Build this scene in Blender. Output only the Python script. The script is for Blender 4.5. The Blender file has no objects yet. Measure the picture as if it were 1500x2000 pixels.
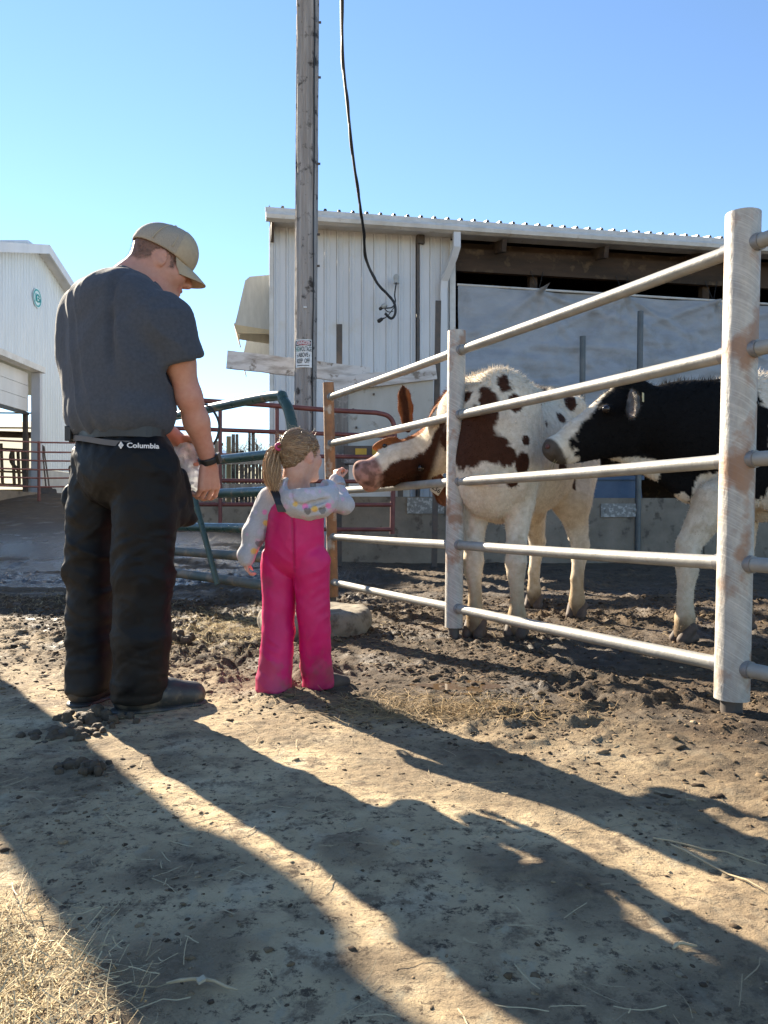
import bpy, math, random
import numpy as np
from math import radians, sin, cos, pi
random.seed(7)
RNG = np.random.default_rng(7)
C = bpy.context.scene.collection
SC = bpy.context.scene

# ------------------------------------------------------------------ camera, sky, sun, exposure
HC = 0.72                                   # camera height (crouching photographer)
FPX = 1500.0                                # focal length in pixels of the 1500 px wide picture
cam_d = bpy.data.cameras.new('camera'); cam = bpy.data.objects.new('camera', cam_d); C.objects.link(cam)
cam_d.sensor_fit = 'HORIZONTAL'; cam_d.sensor_width = 36; cam_d.lens = 36
cam_d.shift_y = 7 / 1500; cam_d.clip_start = 0.05; cam_d.clip_end = 5000
cam.location = (0, 0, HC); cam.rotation_euler = (radians(90), 0, 0)
SC.camera = cam
SUN_EL = radians(27.3); SUN_DIR = np.array([-0.615, 0.788]); SUN_DIR /= np.linalg.norm(SUN_DIR)
world = bpy.data.worlds.new('World'); SC.world = world; world.use_nodes = True
nt = world.node_tree; nt.nodes.clear()
sky = nt.nodes.new('ShaderNodeTexSky'); sky.sky_type = 'NISHITA'; sky.sun_disc = False
sky.sun_elevation = SUN_EL; sky.sun_rotation = math.atan2(SUN_DIR[0], SUN_DIR[1])
sky.altitude = 200; sky.air_density = 1.0; sky.dust_density = 0.0; sky.ozone_density = 3.5
bg = nt.nodes.new('ShaderNodeBackground'); bg.inputs['Strength'].default_value = 0.068
wo = nt.nodes.new('ShaderNodeOutputWorld')
hs = nt.nodes.new('ShaderNodeHueSaturation'); hs.inputs['Saturation'].default_value = 1.0
nt.links.new(sky.outputs[0], hs.inputs['Color']); nt.links.new(hs.outputs[0], bg.inputs[0]); nt.links.new(bg.outputs[0], wo.inputs[0])
sl = bpy.data.lights.new('sun', 'SUN'); sl.energy = 5.0; sl.angle = radians(0.5); sl.color = (1, 0.88, 0.70)
so = bpy.data.objects.new('sun', sl); C.objects.link(so)
so.rotation_euler = (radians(90) - SUN_EL, 0, math.atan2(SUN_DIR[1], SUN_DIR[0]) + radians(90))
so.location = (-20, 25, 20)
SC.view_settings.view_transform = 'Standard'; SC.view_settings.look = 'None'
SC.view_settings.exposure = 1.95; SC.view_settings.gamma = 1.0; SC.view_settings.use_curve_mapping = False

# ------------------------------------------------------------------ helpers
def V(*a): return np.array(a, float)
def W(px, py, Y):                            # a point seen at (px, py) of the photo, Y metres away
    return V((px - 750) / FPX * Y, Y, HC + (1007 - py) / FPX * Y)
def unit(v): v = np.asarray(v, float); return v / (np.linalg.norm(v) + 1e-12)
def sstep(a, b, x):
    t = np.clip((x - a) / (b - a), 0, 1); return t * t * (3 - 2 * t)

def _hash(ix, iy, iz, seed):
    h = (ix.astype(np.uint32) * np.uint32(374761393) + iy.astype(np.uint32) * np.uint32(668265263)
         + iz.astype(np.uint32) * np.uint32(2147483647) + np.uint32((seed * 974711 + 12345) & 0xffffffff))
    h = (h ^ (h >> np.uint32(13))) * np.uint32(1274126177)
    h = h ^ (h >> np.uint32(16)); h = h * np.uint32(2246822519); h = h ^ (h >> np.uint32(15))
    return (h & np.uint32(0xffffff)).astype(np.float32) / np.float32(0xffffff)
def vnoise(P, seed=0):                        # value noise 0..1
    P = np.asarray(P, np.float32); i = np.floor(P).astype(np.int64); f = P - i; f = f * f * (3 - 2 * f)
    r = 0
    for dx in (0, 1):
        wx = f[:, 0] if dx else 1 - f[:, 0]
        for dy in (0, 1):
            wy = f[:, 1] if dy else 1 - f[:, 1]
            for dz in (0, 1):
                wz = f[:, 2] if dz else 1 - f[:, 2]
                r = r + wx * wy * wz * _hash(i[:, 0] + dx + 7777, i[:, 1] + dy + 7777, i[:, 2] + dz + 7777, seed)
    return r
def fbm(P, seed=0, oct=4):
    P = np.asarray(P, np.float32); r = 0; a = 0.5; t = 0
    for o in range(oct):
        r = r + a * vnoise(P * (2.03 ** o) + 13.7 * o, seed + o); t += a; a *= 0.5
    return r / t
def ridged(P, seed=0, oct=3):
    P = np.asarray(P, np.float32); r = 0; a = 0.5; t = 0
    for o in range(oct):
        r = r + a * (1 - np.abs(2 * vnoise(P * (2.1 ** o) + 5.1 * o, seed + o) - 1)); t += a; a *= 0.5
    return r / t

# ---- objects
LOC = {}
def thing(name, label, cat, loc=(0, 0, 0), group=None):
    o = bpy.data.objects.new(name, None); C.objects.link(o); o.location = loc
    o.empty_display_size = 0.1; o['label'] = label; o['category'] = cat
    if group: o['group'] = group
    LOC[o.name] = V(*loc); return o
def tag(o, label, cat, group=None):
    o['label'] = label; o['category'] = cat
    if group: o['group'] = group
    return o
def mk(name, verts, faces, mat=None, parent=None, smooth=False, col=None, attrs=None, kind=None, angle=None):
    verts = np.asarray(verts, float)
    off = LOC.get(parent.name, V(0, 0, 0)) if parent is not None else V(0, 0, 0)
    me = bpy.data.meshes.new(name)
    if isinstance(faces, np.ndarray):
        nv = len(verts); nf, k = faces.shape
        me.vertices.add(nv); me.vertices.foreach_set('co', (verts - off).astype(np.float32).ravel())
        me.loops.add(nf * k); me.loops.foreach_set('vertex_index', faces.astype(np.int32).ravel())
        me.polygons.add(nf); me.polygons.foreach_set('loop_start', np.arange(0, nf * k, k, dtype=np.int32))
        me.update(calc_edges=True); me.validate()
    else:
        me.from_pydata((verts - off).tolist(), [], faces); me.update()
    if smooth:
        me.polygons.foreach_set('use_smooth', np.ones(len(me.polygons), bool))
        if angle: me.set_sharp_from_angle(angle=radians(angle))
    if col is not None:
        a = me.color_attributes.new('col', 'FLOAT_COLOR', 'POINT')
        c4 = np.ones((len(verts), 4), np.float32); c4[:, :3] = col; a.data.foreach_set('color', c4.ravel())
    for k_, v_ in (attrs or {}).items():
        a = me.attributes.new(k_, 'FLOAT', 'POINT'); a.data.foreach_set('value', np.asarray(v_, np.float32))
    o = bpy.data.objects.new(name, me); C.objects.link(o)
    if mat: me.materials.append(mat)
    if parent is not None: o.parent = parent; LOC[o.name] = off
    if kind: o['kind'] = kind
    return o
class MB:                                     # collects simple shapes into one mesh
    def __init__(s): s.v = []; s.f = []
    def add(s, v, f):
        n = len(s.v); s.v += [tuple(map(float, p)) for p in v]; s.f += [tuple(i + n for i in q) for q in f]; return s
    def obox(s, c, ax, ay, az, hx, hy, hz, bev=0.0):      # oriented box (chamfered along its long edges when bev > 0)
        c = V(*c); ax, ay, az = unit(ax), unit(ay), unit(az)
        if bev <= 0:
            P = [c + ax * hx * a + ay * hy * b + az * hz * d for d in (-1, 1) for b in (-1, 1) for a in (-1, 1)]
            return s.add(P, [(0, 2, 3, 1), (4, 5, 7, 6), (0, 1, 5, 4), (2, 6, 7, 3), (0, 4, 6, 2), (1, 3, 7, 5)])
        q = [(-hx + bev, -hy), (hx - bev, -hy), (hx, -hy + bev), (hx, hy - bev), (hx - bev, hy), (-hx + bev, hy), (-hx, hy - bev), (-hx, -hy + bev)]
        P = [c + ax * a + ay * b + az * d * hz for d in (-1, 1) for a, b in q]
        f = [tuple(range(7, -1, -1)), tuple(range(8, 16))] + [(i, (i + 1) % 8, 8 + (i + 1) % 8, 8 + i) for i in range(8)]
        return s.add(P, f)
    def box(s, lo, hi, bev=0.0):
        lo, hi = V(*lo), V(*hi); c = (lo + hi) / 2; h = (hi - lo) / 2
        return s.obox(c, (1, 0, 0), (0, 1, 0), (0, 0, 1), h[0], h[1], h[2], bev)
    def tube(s, pts, r, n=10, cap=True):
        pts = [V(*p) for p in pts]; m = len(pts); r = [r] * m if np.isscalar(r) else r
        up = V(0, 0, 1); rings = []
        t0 = unit(pts[1] - pts[0]); a = np.cross(t0, up)
        if np.linalg.norm(a) < 0.1: a = np.cross(t0, V(0, 1, 0))
        a = unit(a)
        for i, p in enumerate(pts):
            t = unit(pts[min(i + 1, m - 1)] - pts[max(i - 1, 0)])
            a = unit(a - t * np.dot(a, t)); b = np.cross(t, a)
            rings.append([p + r[i] * (a * cos(2 * pi * j / n) + b * sin(2 * pi * j / n)) for j in range(n)])
        f = [(i * n + j, i * n + (j + 1) % n, (i + 1) * n + (j + 1) % n, (i + 1) * n + j) for i in range(m - 1) for j in range(n)]
        if cap: f += [tuple(range(n - 1, -1, -1)), tuple(range((m - 1) * n, m * n))]
        return s.add([q for g in rings for q in g], f)
    def prism(s, prof, ext):                   # polygon (3-D points) extruded by a vector
        n = len(prof); P = [V(*p) for p in prof]; e = V(*ext)
        f = [tuple(range(n - 1, -1, -1)), tuple(range(n, 2 * n))] + [(i, (i + 1) % n, n + (i + 1) % n, n + i) for i in range(n)]
        return s.add(P + [p + e for p in P], f)
    def build(s, name, mat, parent=None, smooth=False, angle=40, kind=None):
        return mk(name, s.v, s.f, mat, parent, smooth, angle=angle if smooth else None, kind=kind)
def spline(pts, n=8):                          # Catmull-Rom
    P = [V(*p) for p in pts]; P = [2 * P[0] - P[1]] + P + [2 * P[-1] - P[-2]]; out = []
    for i in range(1, len(P) - 2):
        for k in range(n):
            t = k / n
            out.append(0.5 * (2 * P[i] + (P[i + 1] - P[i - 1]) * t + (2 * P[i - 1] - 5 * P[i] + 4 * P[i + 1] - P[i + 2]) * t * t
                              + (3 * P[i] - P[i - 1] - 3 * P[i + 1] + P[i + 2]) * t ** 3))
    return out + [P[-2]]

# ---- implicit surfaces (smooth unions of limbs), meshed with surface nets
class SDF:
    def __init__(s, lo, hi, h):
        s.lo = V(*lo); s.h = h; n = np.ceil((V(*hi) - s.lo) / h).astype(int) + 1
        s.ax = [(s.lo[i] + h * np.arange(n[i])).astype(np.float32) for i in range(3)]
        s.F = np.full(n, 1.0, np.float32)
    def _op(s, lo, hi, fn, k, sub=False, full=False):
        if full: sl_ = [slice(0, len(a)) for a in s.ax]
        else:
            m = k + 3 * s.h
            sl_ = [slice(max(0, int((lo[i] - m - s.lo[i]) / s.h)), max(0, min(len(s.ax[i]), int((hi[i] + m - s.lo[i]) / s.h) + 2))) for i in range(3)]
        if any(q.stop <= q.start for q in sl_): return s
        X, Y, Z = np.meshgrid(*[s.ax[i][sl_[i]] for i in range(3)], indexing='ij')
        d = fn(X, Y, Z); a = s.F[tuple(sl_)]
        if sub:
            b = -d; h = np.clip(0.5 - 0.5 * (b - a) / k, 0, 1); h = 1 - h
            s.F[tuple(sl_)] = a * (1 - h) + b * h + k * h * (1 - h)
        else:
            h = np.clip(0.5 + 0.5 * (a - d) / k, 0, 1); s.F[tuple(sl_)] = a * (1 - h) + d * h - k * h * (1 - h)
        return s
    def cone(s, a, b, ra, rb, k=0.02, sq=None, sub=False):    # tapered limb; sq = (axis, factor): flattened along the axis
        a = np.asarray(a, float); b = np.asarray(b, float); ab = b - a; L2 = float(ab @ ab) + 1e-12; R = max(ra, rb)
        def fn(X, Y, Z):
            x, y, z = X - a[0], Y - a[1], Z - a[2]
            t = np.clip((x * ab[0] + y * ab[1] + z * ab[2]) / L2, 0, 1)
            x = x - t * ab[0]; y = y - t * ab[1]; z = z - t * ab[2]
            if sq is not None:
                n = unit(sq[0]); q = (1 / sq[1] - 1) * (x * n[0] + y * n[1] + z * n[2])
                x = x + q * n[0]; y = y + q * n[1]; z = z + q * n[2]
                d0 = np.sqrt(x * x + y * y + z * z)
                return (d0 - (ra + (rb - ra) * t)) * (0.5 + 0.5 * min(1, sq[1]))
            return np.sqrt(x * x + y * y + z * z) - (ra + (rb - ra) * t)
        f = max(1, sq[1]) if sq is not None else 1
        return s._op(np.minimum(a, b) - R * f, np.maximum(a, b) + R * f, fn, k, sub)
    def chain(s, pts, rs, k=0.02, sq=None):
        for i in range(len(pts) - 1): s.cone(pts[i], pts[i + 1], rs[i], rs[i + 1], k, sq)
        return s
    def ell(s, c, r, axes=None, k=0.02, sub=False):
        c = np.asarray(c, float); A = np.eye(3) if axes is None else np.array([unit(q) for q in axes]); r = np.asarray(r, float)
        def fn(X, Y, Z):
            x, y, z = X - c[0], Y - c[1], Z - c[2]
            u = [(A[i][0] * x + A[i][1] * y + A[i][2] * z) / r[i] for i in range(3)]
            k0 = np.sqrt(u[0] ** 2 + u[1] ** 2 + u[2] ** 2)
            k1 = np.sqrt((u[0] / r[0]) ** 2 + (u[1] / r[1]) ** 2 + (u[2] / r[2]) ** 2) + 1e-6
            return k0 * (k0 - 1) / k1
        e = np.sqrt(((A * r[:, None]) ** 2).sum(0))
        return s._op(c - e, c + e, fn, k, sub)
    def cut(s, p, n, k=0.005):                  # keep the side n points away from
        p = np.asarray(p, float); n = unit(n)
        return s._op(None, None, lambda X, Y, Z: -((X - p[0]) * n[0] + (Y - p[1]) * n[1] + (Z - p[2]) * n[2]), k, True, True)
    def mesh(s, smooth=1):
        F = s.F; ins = F < 0; n = F.shape
        cnt = np.zeros((n[0] - 1, n[1] - 1, n[2] - 1), np.int8)
        for dx in (0, 1):
            for dy in (0, 1):
                for dz in (0, 1): cnt += ins[dx:n[0] - 1 + dx, dy:n[1] - 1 + dy, dz:n[2] - 1 + dz]
        act = (cnt > 0) & (cnt < 8); I = np.argwhere(act); idx = np.full(act.shape, -1, np.int32); idx[act] = np.arange(len(I))
        P = np.zeros((len(I), 3), np.float32); m = np.zeros(len(I), np.float32)
        cs = [(0, 0, 0), (1, 0, 0), (0, 1, 0), (1, 1, 0), (0, 0, 1), (1, 0, 1), (0, 1, 1), (1, 1, 1)]
        val = [F[I[:, 0] + c[0], I[:, 1] + c[1], I[:, 2] + c[2]] for c in cs]
        for a in range(8):
            for ax in range(3):
                if cs[a][ax] == 0:
                    b = cs.index(tuple(cs[a][j] + (1 if j == ax else 0) for j in range(3)))
                    x = (val[a] < 0) != (val[b] < 0); den = np.where(x, val[a] - val[b], 1)
                    t = np.where(x, val[a] / den, 0)
                    q = np.tile(np.array(cs[a], np.float32), (len(I), 1)); q[:, ax] += t
                    P += q * x[:, None]; m += x
        P = P / m[:, None] + I; faces = []
        for ax in range(3):
            A = [slice(None)] * 3; B = [slice(None)] * 3; A[ax] = slice(0, -1); B[ax] = slice(1, None)
            sg = ins[tuple(A)] != ins[tuple(B)]; E = np.argwhere(sg)
            o1, o2 = (ax + 1) % 3, (ax + 2) % 3
            ok = (E[:, o1] > 0) & (E[:, o2] > 0) & (E[:, o1] < n[o1] - 1) & (E[:, o2] < n[o2] - 1); E = E[ok]
            def cell(d1, d2):
                q = E.copy(); q[:, o1] -= d1; q[:, o2] -= d2; return idx[q[:, 0], q[:, 1], q[:, 2]]
            Q = np.stack([cell(0, 0), cell(1, 0), cell(1, 1), cell(0, 1)], 1)
            flip = ~ins[E[:, 0], E[:, 1], E[:, 2]]; Q[flip] = Q[flip][:, ::-1]; faces.append(Q)
        Q = np.concatenate(faces); Vv = P * s.h + s.lo
        for _ in range(smooth): Vv = lap(Vv, Q)
        return Vv.astype(np.float64), Q
def lap(Vv, Q, f=0.5):
    S = np.zeros_like(Vv); n = np.zeros(len(Vv))
    for a, b in ((0, 1), (1, 2), (2, 3), (3, 0)):
        for c in range(3):
            S[:, c] += np.bincount(Q[:, a], Vv[Q[:, b], c], len(Vv)) + np.bincount(Q[:, b], Vv[Q[:, a], c], len(Vv))
        n += np.bincount(Q[:, a], minlength=len(Vv)) + np.bincount(Q[:, b], minlength=len(Vv))
    return Vv * (1 - f) + f * S / np.maximum(n, 1)[:, None]
def normals(Vv, Q):
    N = np.cross(Vv[Q[:, 2]] - Vv[Q[:, 0]], Vv[Q[:, 3]] - Vv[Q[:, 1]]); O = np.zeros_like(Vv)
    for j in range(4):
        for c in range(3): O[:, c] += np.bincount(Q[:, j], N[:, c], len(Vv))
    return O / (np.linalg.norm(O, axis=1)[:, None] + 1e-12)

# ---- materials
def sock(n, name): return n.inputs[name]
def mat(name, c1, c2=None, scale=8.0, stretch=(1, 1, 1), rough=0.6, metal=0.0, bump=0.0, bscale=None, bdist=0.01, detail=6,
        c3=None, s3=3.0, t3=(0.5, 0.6), spec=0.5, attr=False, sheen=0.0, sss=0.0, ramp=(0.35, 0.65), rvar=0.0, trans=0.0):
    m = bpy.data.materials.new(name); m.use_nodes = True; t = m.node_tree; N, L = t.nodes, t.links
    b = N['Principled BSDF']; b.inputs['Roughness'].default_value = rough; b.inputs['Metallic'].default_value = metal
    b.inputs['Specular IOR Level'].default_value = spec
    if sheen: b.inputs['Sheen Weight'].default_value = sheen
    if sss: b.inputs['Subsurface Weight'].default_value = sss; b.inputs['Subsurface Radius'].default_value = (0.012, 0.005, 0.003); b.inputs['Subsurface Scale'].default_value = 1.0
    if trans: b.inputs['Transmission Weight'].default_value = trans
    tc = N.new('ShaderNodeTexCoord'); mp = N.new('ShaderNodeMapping'); mp.inputs['Scale'].default_value = stretch
    L.new(tc.outputs['Object'], mp.inputs['Vector'])
    def noise(sc, de=detail, vec=None):
        n = N.new('ShaderNodeTexNoise'); n.inputs['Scale'].default_value = sc; n.inputs['Detail'].default_value = de; n.inputs['Roughness'].default_value = 0.6
        L.new(vec or mp.outputs[0], n.inputs['Vector']); return n
    def mix(f, a, bb, mode='MIX'):
        x = N.new('ShaderNodeMix'); x.data_type = 'RGBA'; x.blend_type = mode
        for s_, v in ((x.inputs[0], f), (x.inputs[6], a), (x.inputs[7], bb)):
            if isinstance(v, bpy.types.NodeSocket): L.new(v, s_)
            elif isinstance(v, (int, float)): s_.default_value = v
            else: s_.default_value = (*v, 1)
        return x.outputs[2]
    def rampn(src, lo, hi):
        r = N.new('ShaderNodeMapRange'); r.inputs[1].default_value = lo; r.inputs[2].default_value = hi; r.clamp = True; L.new(src, r.inputs[0]); return r.outputs[0]
    col = c1
    n1 = noise(scale)
    if attr:
        a = N.new('ShaderNodeAttribute'); a.attribute_name = 'col'; col = a.outputs['Color']
        if c2 is not None: col = mix(rampn(n1.outputs[0], *ramp), col, mix(1.0, col, c2, 'MULTIPLY'))
    elif c2 is not None: col = mix(rampn(n1.outputs[0], *ramp), c1, c2)
    if c3 is not None:
        n3 = noise(s3, 8, tc.outputs['Object']); col = mix(rampn(n3.outputs[0], *t3), col, c3)
    if isinstance(col, bpy.types.NodeSocket): L.new(col, b.inputs['Base Color'])
    else: b.inputs['Base Color'].default_value = (*col, 1)
    if rvar:
        n4 = noise(scale * 1.7); r = N.new('ShaderNodeMapRange'); r.inputs[1].default_value = 0.3; r.inputs[2].default_value = 0.7
        r.inputs[3].default_value = max(0.05, rough - rvar); r.inputs[4].default_value = min(1, rough + rvar); L.new(n4.outputs[0], r.inputs[0]); L.new(r.outputs[0], b.inputs['Roughness'])
    if bump:
        nb = noise(bscale or scale * 2, 8); bm = N.new('ShaderNodeBump'); bm.inputs['Strength'].default_value = bump; bm.inputs['Distance'].default_value = bdist
        L.new(nb.outputs[0], bm.inputs['Height']); L.new(bm.outputs[0], b.inputs['Normal'])
    return m

def text_mesh(name, body, size, origin, xdir, zdir, m, parent, bold=0.0, depth=0.001, align='CENTER', wrap=None, sx=1.0):
    """flat lettering with the built-in font; wrap=(centre, radius) bends it round an upright cylinder"""
    cu = bpy.data.curves.new(name, 'FONT'); cu.body = body; cu.size = size; cu.align_x = align; cu.align_y = 'CENTER'; cu.offset = bold
    cu.resolution_u = 3
    o = bpy.data.objects.new(name + '_src', cu); C.objects.link(o)
    me = bpy.data.meshes.new_from_object(o.evaluated_get(bpy.context.evaluated_depsgraph_get()))
    P = np.zeros(len(me.vertices) * 3); me.vertices.foreach_get('co', P); P = P.reshape(-1, 3)
    F = [tuple(p.vertices) for p in me.polygons]
    bpy.data.objects.remove(o); bpy.data.curves.remove(cu); bpy.data.meshes.remove(me)
    xd, zd = unit(xdir), unit(zdir); origin = V(*origin)
    if wrap is not None:
        c, r = wrap; nrm = unit(np.cross(xd, zd)); ang = P[:, 0] * sx / r
        Q = V(*c)[None] + (np.sin(ang) * r)[:, None] * xd + (np.cos(ang) * r)[:, None] * nrm; Q[:, 2] = origin[2] + P[:, 1]
    else: Q = origin[None] + P[:, :1] * sx * xd + P[:, 1:2] * zd
    return mk(name, Q, F, m, parent)
# ------------------------------------------------------------------ ground
def base_h(X, Y):                             # broad shape: level yard, rising towards the white barn and beyond
    X = np.asarray(X, float); Y = np.asarray(Y, float)
    r = sstep(8.6, 21, Y) * 1.33 * sstep(1.5, -3.5, X + 0.05 * Y)
    far = np.clip(Y - 24, 0, None) * 0.012 * sstep(2, -8, X) + np.clip(Y - 40, 0, 400) * 0.02
    return r + far
FA, FB = V(1.273, 2.75), V(-0.446, 6.25)      # the pipe fence line: near post, far post
FD = unit(FB - FA); FN = V(-FD[1], FD[0]);
if FN[0] < 0: FN = -FN                        # points to the cow side
def mudmask(X, Y, P):
    n = fbm(P * 1.3, 3, 4) - 0.5
    q = (Y - (3.22 - 0.76 * (X + 0.85))) + n * 1.3
    m = sstep(-0.55, 0.75, q)
    m = np.maximum(m, sstep(-1.0, -1.6, X + 0.4 * (Y - 3.5) + n * 1.2) * sstep(2.9, 3.6, Y) * 0.55)
    return m
def grow(a, b, first, rate):
    out = [a]; st = first
    sgn = 1 if b > a else -1
    while (b - out[-1]) * sgn > 0: out.append(out[-1] + sgn * st); st *= rate
    return out[1:]
def ground_disp(X, Y):
    P = np.stack([X, Y, np.zeros_like(X)], 1).astype(np.float32)
    mud = mudmask(X, Y, P); fade = sstep(16, 8, Y) * sstep(9, 5, np.abs(X)) * 0.97 + 0.03
    z = (fbm(P * 0.7, 11, 3) - 0.5) * 0.05
    z = z + (fbm(P * 9, 21, 4) - 0.5) * 0.012 + (vnoise(P * 45, 5) - 0.5) * 0.004
    crust = sstep(0.52, 0.66, fbm(P * 3.1, 31, 4)); z = z + crust * 0.008 * (0.4 + vnoise(P * 60, 6))
    cl = np.clip(ridged(P * V(9, 9, 1) + .35 * (fbm(P * 7, 47, 2)[:, None] - .5), 41, 3) - 0.52, 0, 1) * 2.0
    sc_ = sstep(.40, .62, fbm(P * 2.3, 45, 3)); pits = sstep(0.60, 0.72, fbm(P * 5.5, 51, 2)); cl2 = np.clip(fbm(P * V(21, 21, 1), 43, 3) - .5, 0, 1)
    rough = (cl * (0.018 + .024 * sc_) + cl2 * .07 * (.3 + .7 * sc_) - pits * 0.022 * sc_)
    z = z + mud * rough
    return z * fade, mud, fade, crust
def gz(x, y):
    z = ground_disp(np.array([x], float), np.array([y], float))[0][0]
    return float(z + base_h(x, y))
xs = np.array(sorted(grow(-4.6, -900, .02, 1.16)) + list(np.arange(-4.6, 5.0, 0.0125)) + grow(5.0, 900, .02, 1.16))
ys = np.concatenate([np.array(sorted(grow(0.7, -300, .02, 1.25))), np.arange(0.7, 1.5, 0.007),
                     1.5 * np.exp(np.arange(0, math.log(9 / 1.5), 0.0048)), np.array(grow(9.0, 1500, .05, 1.06))])
GX, GY = np.meshgrid(xs, ys, indexing='xy'); gx, gy = GX.ravel(), GY.ravel()
dz, mud, fade, crust = ground_disp(gx, gy)
nx, ny = len(xs), len(ys); ii = np.arange(nx * ny).reshape(ny, nx)
GQ = np.stack([ii[:-1, :-1], ii[:-1, 1:], ii[1:, 1:], ii[1:, :-1]], -1).reshape(-1, 4)

mg = bpy.data.materials.new('yard_ground'); mg.use_nodes = True
def ground_material(m):
    t = m.node_tree; N, L = t.nodes, t.links; b = N['Principled BSDF']
    tc = N.new('ShaderNodeTexCoord')
    def noise(sc, de=8, ro=0.62, stretch=None):
        n = N.new('ShaderNodeTexNoise'); n.inputs['Scale'].default_value = sc; n.inputs['Detail'].default_value = de; n.inputs['Roughness'].default_value = ro
        if stretch:
            mp = N.new('ShaderNodeMapping'); mp.inputs['Scale'].default_value = stretch; L.new(tc.outputs['Object'], mp.inputs[0]); L.new(mp.outputs[0], n.inputs['Vector'])
        else: L.new(tc.outputs['Object'], n.inputs['Vector'])
        return n.outputs[0]
    def rng(s_, lo, hi, a=0.0, bb=1.0):
        r = N.new('ShaderNodeMapRange'); r.inputs[1].default_value = lo; r.inputs[2].default_value = hi; r.inputs[3].default_value = a; r.inputs[4].default_value = bb; L.new(s_, r.inputs[0]); return r.outputs[0]
    def mix(f, a, bb):
        x = N.new('ShaderNodeMix'); x.data_type = 'RGBA'
        for s_, v in ((x.inputs[0], f), (x.inputs[6], a), (x.inputs[7], bb)):
            if isinstance(v, bpy.types.NodeSocket): L.new(v, s_)
            elif isinstance(v, (int, float)): s_.default_value = v
            else: s_.default_value = (*v, 1)
        return x.outputs[2]
    def mth(op, a, bb):
        x = N.new('ShaderNodeMath'); x.operation = op; x.use_clamp = op in ('ADD', 'MULTIPLY')
        for s_, v in ((x.inputs[0], a), (x.inputs[1], bb)):
            if isinstance(v, bpy.types.NodeSocket): L.new(v, s_)
            else: s_.default_value = v
        return x.outputs[0]
    at = lambda n: (lambda a: (setattr(a, 'attribute_name', n), a.outputs['Fac'])[1])(N.new('ShaderNodeAttribute'))
    mudA, crA, wetA, grA = at('mud'), at('crust'), at('wet'), at('grass')
    dust = mix(rng(noise(2.2), .38, .62), (.61, .465, .275), (.45, .335, .195))          # dried manure dust over concrete
    dust = mix(rng(noise(5.5), .53, .68), dust, (.60, .505, .345))                          # bare concrete
    dust = mix(rng(noise(1.25, 12, .72), .52, .64), dust, (.20, .145, .09))                  # damp stains
    dust = mix(rng(noise(11, 8, .75), .53, .62), dust, (.24, .175, .105))
    dust = mix(rng(noise(30, 8, .8), .535, .605), dust, (.095, .066, .04))                       # flecks
    dust = mix(rng(noise(24, 5, .6, (1, .5, 1)), .58, .68), dust, (.46, .38, .25))                       # chaff
    dust = mix(mth('MULTIPLY', crA, .7), dust, (.21, .15, .09))
    dust = mix(mth('MULTIPLY', at('stain'), .62), dust, mix(rng(noise(16, 8, .7), .42, .6), (.075, .052, .032), (.20, .145, .09)))
    mudc = mix(rng(noise(7), .35, .65), (.022, .014, .009), (.070, .044, .024))
    mudc = mix(rng(noise(30), .58, .72), mudc, (.16, .10, .052))
    mudc = mix(rng(noise(1.6), .55, .66), mudc, (.12, .074, .036))
    col = mix(mth('ADD', mth('MULTIPLY', mudA, .92), 0.0), dust, mudc)
    col = mix(wetA, col, (.05, .043, .037))
    field = mix(rng(noise(.05), .4, .6), (.34, .29, .17), (.26, .24, .12))
    col = mix(grA, col, field)
    L.new(col, b.inputs['Base Color'])
    pud = mth('MULTIPLY', mudA, rng(noise(2.7, 3), .55, .70, 0, .6))
    ro = N.new('ShaderNodeMapRange'); ro.inputs[3].default_value = .92; ro.inputs[4].default_value = .16; L.new(mth('ADD', mth('MULTIPLY', pud, .8), wetA), ro.inputs[0]); L.new(ro.outputs[0], b.inputs['Roughness'])
    b.inputs['Specular IOR Level'].default_value = .35
    b1 = N.new('ShaderNodeBump'); b1.inputs['Strength'].default_value = .9; b1.inputs['Distance'].default_value = .02; L.new(noise(42, 8, .7), b1.inputs['Height'])
    b2 = N.new('ShaderNodeBump'); b2.inputs['Strength'].default_value = .8; b2.inputs['Distance'].default_value = .004; L.new(noise(190, 4, .7), b2.inputs['Height']); L.new(b1.outputs[0], b2.inputs['Normal'])
    L.new(b2.outputs[0], b.inputs['Normal'])
ground_material(mg)
PG = np.stack([gx, gy, gx * 0], 1)
wet = sstep(6.6, 7.8, gy) * sstep(16, 11, gy) * sstep(0.2, -0.6, gx) * sstep(.30, .44, fbm(PG * V(.8, 1.6, 1), 71, 4))
wet = np.maximum(wet, mud * 0.30 * sstep(.56, .62, fbm(PG * 1.9, 73, 3)) * sstep(9, 6, gy))
stn = fbm(PG * V(1.5, 1.9, 1), 121, 5); stain = sstep(.60, .70, stn)
for px_, py_, wx_, wy_ in ((1150, 1640, .10, .30), (1130, 1760, .12, .25), (960, 1470, .25, .14), (620, 1540, .16, .12), (820, 1545, .30, .10), (320, 1700, .16, .10), (240, 1500, .3, .16), (1420, 1600, .3, .2), (1280, 1890, .14, .10), (720, 1900, .10, .05)):
    Y_ = HC * FPX / (py_ - 1007); X_ = (px_ - 750) / FPX * Y_; stain = np.maximum(stain, sstep(.15, .9, 1 - np.hypot((gx - X_) / wx_, (gy - Y_) / wy_) * .6 + (fbm(PG * 5, 131, 5) - .5) * 2.4))
stain = stain * np.clip(1 - mud, 0, 1) * (np.abs(gx) < 5) * (gy < 9)
mud = np.maximum(mud, .9 * sstep(6.8, 8.2, gy + (fbm(PG * .9, 141, 3) - .5) * 2) * sstep(24, 20, gy) * sstep(14, 10, np.abs(gx)))
grass = np.maximum(sstep(22, 34, gy - 0.15 * gx), sstep(40, 80, np.abs(gx)))
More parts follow.
